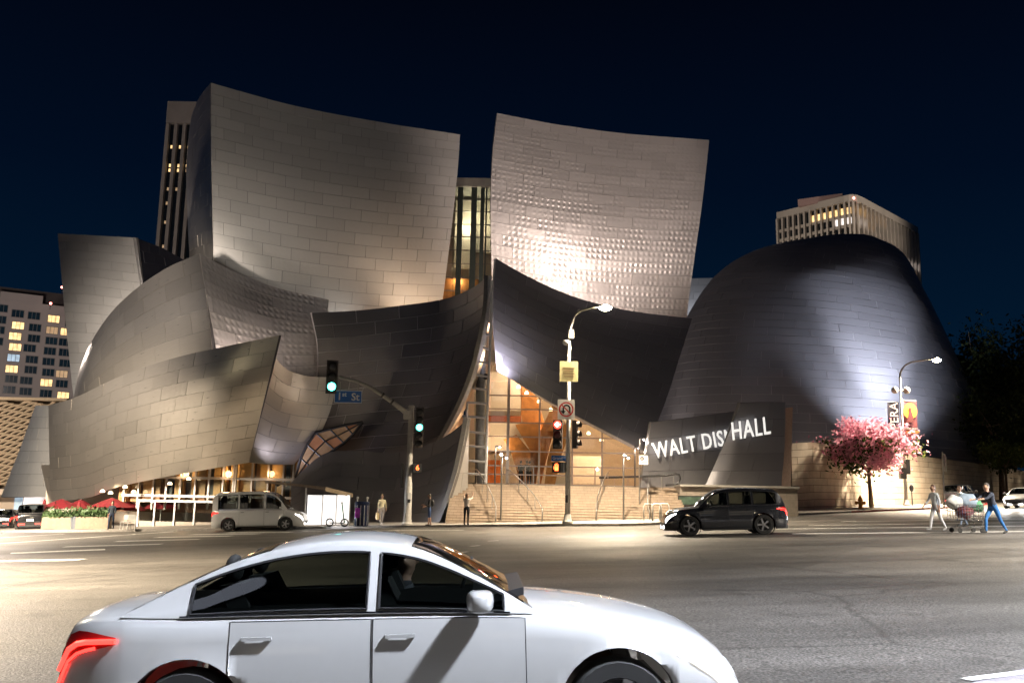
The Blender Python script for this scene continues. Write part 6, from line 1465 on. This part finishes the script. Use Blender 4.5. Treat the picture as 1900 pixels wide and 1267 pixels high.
for i, (px, Y, H, hc, rx, rz, lab, sd_) in enumerate(((1815, 112, 20, 12.6, 6.0, 7.6, 'tall dark tree touching the foot of the dome', 31), (1888, 116, 22, 14.0, 7.5, 8.5, 'tallest dark tree at the right edge of the picture', 32), (1862, 104, 13, 7.4, 4.8, 4.6, 'lower dark tree in front of the two tall ones', 33), (1960, 110, 20, 12, 7.0, 7.5, 'dark tree mostly beyond the right edge', 34))):
    p = at(px, 940, Y); tree('dark_tree', lab, (p.x, p.y, slope(p.x)), H, hc, rx, rz, sd_, [('foliage', M_dkl, 1.0, -1.3, 1.3)], 9000, .26, 11, 'dark trees beyond the dome', .32)
# ------------------------------------------------------------------ people
SKIN = mat('skin', (0.46, 0.27, 0.19), 0.5, var=0.05); SKIN2 = mat('skin_deep', (0.24, 0.13, 0.09), 0.5, var=0.05)
def cloth(name, c): return mat('cloth_'+name, c, 0.85, var=0.15, scale=9, bump=0.2, bscale=30)
def person(label, loc_, rotz, H=1.7, top=None, legs=None, hair=(0.03, 0.02, 0.015), hairlen=0.0, skin=SKIN, lean=0.0, legL=(0, 0), legR=(0, 0), armL=(8, 10, 6), armR=(8, 10, 6), short=False, bag=None, shoe=(0.03, 0.03, 0.03), group=None, headpitch=0, sit=False, skirt=False):
    """leg=(hip forward deg, knee bend deg); arm=(shoulder forward, elbow bend, outward). faces local -Y"""
    k = H/1.75; V = []; E = []; RAD = []; LAB = []
    def add(p, r, parent, lab):
        V.append(Vector(p)*k); RAD.append((r[0]*k, r[1]*k) if isinstance(r, tuple) else (r*k, r*k)); LAB.append(lab)
        if parent is not None: E.append((parent, len(V)-1))
        return len(V)-1
    fw = lambda a: Vector((0, -math.sin(R_(a)), math.cos(R_(a))))      # up, tilted forward
    pel = Vector((0, 0, .95)); up = fw(lean)
    i0 = add(pel, (.155, .115), None, 'legs')
    w1 = add(pel+up*.14, (.138, .10), i0, 'top'); ch = add(pel+up*.30, (.165, .115), w1, 'top'); cs = add(pel+up*.43, (.16, .10), ch, 'top'); nb = add(pel+up*.52, (.065, .065), cs, 'top'); nk = add(pel+up*.575, .052, nb, 'skin')
    hu = fw(lean*.5+headpitch); hb = V[nk]/k
    h1 = add(hb+hu*.06+Vector((0, -.012, 0)), (.070, .082), nk, 'skin'); h2 = add(hb+hu*.145+Vector((0, -.01, 0)), (.079, .098), h1, 'skin'); h3 = add(hb+hu*.215, (.058, .07), h2, 'skin')
    add(hb+hu*.115+Vector((0, -.125, 0)), .014, h2, 'skin')       # nose
    for s in (-1, 1): add(hb+hu*.12+Vector((s*.088, .005, 0)), .016, h2, 'skin')
    feet = []
    for s, (hf, kb) in ((-1, legL), (1, legR)):
        hp = add(pel+Vector((s*.10, 0, -.06)), (.098, .105), i0, 'legs')
        d1 = Vector((0, -math.sin(R_(hf)), -math.cos(R_(hf)))); kn_p = pel+Vector((s*.10, 0, -.06))+d1*.42; th = add(pel+Vector((s*.10, 0, -.06))+d1*.2, (.083, .086), hp, 'legs'); kn = add(kn_p, .058, th, 'legs')
        d2 = Vector((0, -math.sin(R_(hf-kb)), -math.cos(R_(hf-kb)))); cf = add(kn_p+d2*.16, .056, kn, 'skin' if short else 'legs'); ak_p = kn_p+d2*.40; an = add(ak_p, .040, cf, 'skin' if short else 'legs')
        he = add(ak_p+d2*.055+Vector((0, .02, 0)), .04, an, 'shoe'); fd = Vector((0, -math.cos(R_(hf-kb)*.6), math.sin(R_(hf-kb))*.6)); ba = add(ak_p+d2*.06+fd*.10, (.042, .034), he, 'shoe'); to = add(ak_p+d2*.06+fd*.18, (.034, .024), ba, 'shoe'); feet.append(min(V[he].z, V[to].z)-.036*k)
    hands = []
    for s, (sf, eb, out) in ((-1, armL), (1, armR)):
        sp_ = pel+up*.465+Vector((s*.175, 0, 0)); sh = add(sp_, .062, cs, 'top')
        d1 = Vector((s*math.sin(R_(out)), -math.sin(R_(sf))*math.cos(R_(out)), -math.cos(R_(sf))*math.cos(R_(out)))); ua = add(sp_+d1*.15, .052, sh, 'top'); el = add(sp_+d1*.29, .043, ua, 'top')
        f2 = sf+eb; d2 = Vector((s*math.sin(R_(out*.3)), -math.sin(R_(f2)), -math.cos(R_(f2)))).normalized(); fa = add(sp_+d1*.29+d2*.10, .041, el, 'top'); wr_ = add(sp_+d1*.29+d2*.24, .028, fa, 'skin'); pm_ = add(sp_+d1*.29+d2*.315, (.034, .020), wr_, 'skin')
        side = d2.cross(Vector((1, 0, 0))).normalized(); base = sp_+d1*.29+d2*.315; hands.append(base*k)
        for q, ln in ((-1.5, .06), (-.5, .075), (.5, .07), (1.5, .055)):
            f1 = add(base+side*q*.018+d2*.045, .0095, pm_, 'skin'); add(base+side*q*.019+d2*(.045+ln*.6)+Vector((-s*.02, 0, 0)), .008, f1, 'skin')
        t1 = add(base-d2*.03+side*.042, .011, pm_, 'skin'); add(base+d2*.015+side*.062+Vector((-s*.012, 0, 0)), .009, t1, 'skin')
    me = bpy.data.meshes.new('body'); me.from_pydata([tuple(v) for v in V], E, []); o = bpy.data.objects.new('tmp', me); COL.objects.link(o)
    bm = bmesh.new(); bm.from_mesh(me); ly = bm.verts.layers.skin.verify(); bm.verts.ensure_lookup_table()
    for i, v in enumerate(bm.verts): v[ly].radius = RAD[i]; v[ly].use_root = (i == 0)
    bm.to_mesh(me); bm.free()
    md = o.modifiers.new('Skin', 'SKIN'); md.use_smooth_shade = True; ms = o.modifiers.new('Sub', 'SUBSURF'); ms.levels = 1; ms.render_levels = 1
    dg = bpy.context.evaluated_depsgraph_get(); body = bpy.data.meshes.new_from_object(o.evaluated_get(dg)); bpy.data.objects.remove(o); bpy.data.meshes.remove(me)
    body.materials.clear(); ml = {'top': 0, 'legs': 1, 'skin': 2, 'shoe': 3}
    for mm in (top, legs, skin, cloth('shoe_%d' % int(shoe[0]*1000), shoe)): body.materials.append(mm)
    A = np.array([tuple(V[a]) for a, _ in E]); B = np.array([tuple(V[b_]) for _, b_ in E]); AB = B-A; n2 = (AB**2).sum(1)
    for p in body.polygons:
        c = np.array(p.center); t_ = np.clip(((c-A)*AB).sum(1)/np.maximum(n2, 1e-9), 0, 1); dd = ((A+AB*t_[:, None]-c)**2).sum(1); j = int(dd.argmin()); lab = LAB[E[j][1]] if t_[j] > .35 else LAB[E[j][0]]
        p.material_index = ml[lab]; p.use_smooth = True
    body.name = 'body'
    zf = min(feet) if not sit else 0.0
    body.transform(Matrix.Translation((0, 0, -zf)))
    t = thing('person', label, 'person', loc_, rotz, group)
    bo = bpy.data.objects.new('body', body); COL.objects.link(bo); bo.parent = t
    sh_ = Vector((0, 0, -zf)); hc_ = V[h2]+sh_
    b = MB(); n0 = 0; hr = mat('hair_%d_%d' % (int(hair[0]*1000), int(hair[2]*1000)), hair, 0.6, var=0.3)
    seg_, rings_ = 12, 8; rows = []
    for i in range(rings_):
        th = R_(8)+R_(112)*i/(rings_-1); row = []
        for j in range(seg_+1):
            a = 2*math.pi*j/seg_; front = math.sin(a) < -.2
            tt = min(th, R_(58)) if front else th
            row.append(hc_+Vector((.087*k*math.sin(tt)*math.cos(a), .108*k*math.sin(tt)*math.sin(a)+.012*k, .128*k*math.cos(tt))))
        rows.append(row)
    if hairlen:
        rows.append([Vector((p.x*1.08, p.y+.02*k, p.z-(hairlen if math.sin(2*math.pi*j/seg_) > -.2 else 0.0)*k)) for j, p in enumerate(rows[-1])])
    b.grid(rows); obj('hair', b, hr, t, smooth=True)
    b = MB()
    for s in (-1, 1): b.sphere(hc_+Vector((s*.033, -.098, -.005))*k, .011*k, 6, 4)
    obj('eyes', b, M_dead, t)
    if bag == 'back':
        b = MB(); b.sphere(V[ch]+sh_+Vector((0, .17*k, .02)), .16*k, 10, 8, (1.0, .62, 1.35)); obj('backpack', b, M_bk, t, smooth=True)
    if bag == 'tote':
        h_ = hands[0]+sh_; b = MB(); b.box(h_+Vector((-.02, 0, -.32)), (.12, .38, .36)); tt_ = obj('bag_body', b, cloth('tote', (0.55, 0.42, 0.24)), t); b = MB(); b.tube([h_+Vector((-.02, -.12, -.14)), h_+Vector((-.02, 0, .02)), h_+Vector((-.02, .12, -.14))], .012, 6); obj('bag_handle', b, cloth('tote', (0, 0, 0)), t)
    return t, [h+sh_ for h in hands]
g1 = gr(707, 974, KERB)
person('woman in a pale cardigan carrying a tote bag beside the litter bin', g1, R_(20), 1.72, cloth('pale_yellow', (0.62, 0.56, 0.38)), cloth('grey_trousers', (0.30, 0.27, 0.26)), (0.40, 0.27, 0.13), .16, legL=(16, 6), legR=(-14, 12), armL=(6, 12, 12), armR=(-10, 14, 14), bag='tote', shoe=(.4, .36, .34))
person('person in black top and denim shorts with a backpack looking at a phone', gr(796, 975, KERB), R_(-80), 1.66, cloth('black', (0.02, 0.02, 0.022)), cloth('denim', (0.04, 0.08, 0.20)), legL=(3, 2), legR=(-4, 4), armL=(15, 75, 2), armR=(10, 60, 2), short=True, bag='back', headpitch=14)
person('woman in a white jacket and black trousers taking a photo by the steps', gr(865, 974, KERB), R_(165), 1.66, cloth('cream_white', (0.66, 0.58, 0.52)), cloth('black_trousers', (0.018, 0.018, 0.02)), (0.12, 0.06, 0.03), .12, legL=(2, 2), legR=(-3, 2), armL=(105, 60, 12), armR=(95, 70, 14))
person('man in a dark jacket over a yellow-green shirt walking past the planters', gr(205, 982, KERB), R_(10), 1.68, cloth('dark_navy', (0.025, 0.035, 0.05)), cloth('navy_trousers', (0.02, 0.03, 0.06)), legL=(14, 4), legR=(-12, 14), armL=(-8, 12, 8), armR=(10, 14, 8))
# pedestrians on the right crossing, with a shopping cart
pr0 = gr(1846, 990)
person('man in dark blue jacket and bright jeans leaning to push the cart', pr0, R_(-72), 1.80, cloth('blue_black', (0.03, 0.04, 0.065)), cloth('bright_jeans', (0.03, 0.15, 0.42)), (0.06, 0.05, 0.045), lean=24, legL=(34, 30), legR=(-24, 10), armL=(52, 30, 4), armR=(56, 26, 4), headpitch=-8, group=None)
pl0 = gr(1738, 984)
person('person in a pale grey-blue coat walking at the front of the cart', pl0, R_(-75), 1.72, cloth('pale_grey', (0.52, 0.55, 0.58)), cloth('light_trousers', (0.55, 0.55, 0.57)), (0.16, 0.09, 0.06), .05, lean=6, legL=(18, 8), legR=(-18, 12), armL=(20, 25, 8), armR=(-15, 20, 8), shoe=(.3, .3, .3))
pm0 = gr(1787, 976)
person('bald person in a pale shirt walking behind the loaded cart', pm0, R_(-80), 1.62, cloth('white_blue', (0.58, 0.60, 0.64)), cloth('faded_blue', (0.22, 0.28, 0.38)), (0.42, 0.26, 0.19), 0, lean=8, legL=(-14, 10), legR=(15, 6), armL=(15, 30, 6), armR=(10, 30, 6))
CT = thing('shopping_cart', 'wire shopping cart piled with pale and green bags on the crossing', 'shopping cart', gr(1795, 988), R_(8))
for (x0_, x1_) in ((-.55, .5),):
    for z in (.45, .6, .75, .9, 1.0):
        b = MB(); b.tube([(x0_, -.28, z), (x1_, -.3, z), (x1_, .3, z), (x0_, .28, z), (x0_, -.28, z)], .014, 5); obj('basket_ring', b, M_chr, CT)
    b = MB()
    for i in range(11):
        x = lerp(x0_, x1_, i/10); b.tube([(x, -.29, .45), (x, -.29, 1.0)], .009, 4); b.tube([(x, .29, .45), (x, .29, 1.0)], .009, 4)
    obj('basket_wires', b, M_chr, CT)
b = MB(); b.tube([(.5, -.28, 1.0), (.75, -.28, 1.08), (.75, .28, 1.08), (.5, .28, 1.0)], .02, 6); obj('handle', b, M_red, CT)
b = MB(); b.tube([(-.5, -.25, .2), (.45, -.25, .2), (.5, -.28, 1.0)], .018, 6); b.tube([(-.5, .25, .2), (.45, .25, .2), (.5, .28, 1.0)], .018, 6); b.tube([(-.5, -.25, .2), (-.5, .25, .2)], .018, 6); obj('chassis', b, M_chr, CT)
for x in (-.45, .42):
    for y in (-.25, .25):
        b = MB(); b.lathe([(.03, -.02), (.085, -.02), (.085, .02), (.03, .02)], (x, y, .088), 14, Matrix.Rotation(R_(90), 3, 'X')); obj('caster', b, M_rubber, CT)
rn = random.Random(12)
for i, (dx, dz, s_, mt, lab) in enumerate(((-.38, 1.08, .30, cloth('bag_white', (0.62, 0.62, 0.62)), 'white bulging bag at the front of the cart'), (.05, 1.12, .34, cloth('bag_blue', (0.25, 0.32, 0.42)), 'blue-grey bundle on top of the cart'), (.36, .95, .26, cloth('bag_green', (0.10, 0.30, 0.16)), 'green bag near the cart handle'), (-.1, .75, .30, cloth('bag_maroon', (0.18, 0.05, 0.06)), 'maroon bundle low in the cart'))):
    b = MB(); b.sphere((0, 0, 0), s_, 14, 10, (1.1, .8, .85)); b.v = [tuple(Vector(v)*(1+.16*math.sin(v[0]*17+i)*math.cos(v[2]*15+v[1]*9))) for v in b.v]
    o = obj('bag', b, mt, None, smooth=True); o.location = CT.location+Vector((dx, rn.uniform(-.05, .05), dz)); tag(o, lab, 'bag', 'bags piled in the cart')
# people in the lobby
for i, (px, Y, rz_, lab, tc_) in enumerate(((966, 66.3, 170, 'dark figure seen from behind at the lobby poster stand', (0.03, 0.03, 0.03)), (977, 66.0, 200, 'dark figure in the middle of the lobby group', (0.05, 0.03, 0.02)), (982, 66.8, 150, 'lobby figure in a tan jacket next to the timber column', (0.25, 0.14, 0.06)))):
    p = at(px, 898, Y); person(lab, (p.x, Y, Z1), R_(rz_), 1.7, cloth('lobby%d' % i, tc_), cloth('black_trousers', (0, 0, 0)), armL=(10, 30, 8), armR=(20, 60, 8))

# driver of the near white car
dv, _h = person('driver in a dark top at the wheel of the near white car', (0, 0, 0), 0, 1.72, cloth('driver_top', (0.05, 0.05, 0.06)), cloth('black_trousers', (0, 0, 0)), legL=(80, 75), legR=(82, 78), armL=(45, 35, 6), armR=(48, 30, 6), sit=True)
dv.rotation_mode = 'QUATERNION'; dv.rotation_quaternion = c1.rotation_quaternion @ Euler((0, 0, R_(90))).to_quaternion(); dv.location = Vector(c1.location)+c1.rotation_quaternion @ Vector((2.12, 0.38, -0.40))
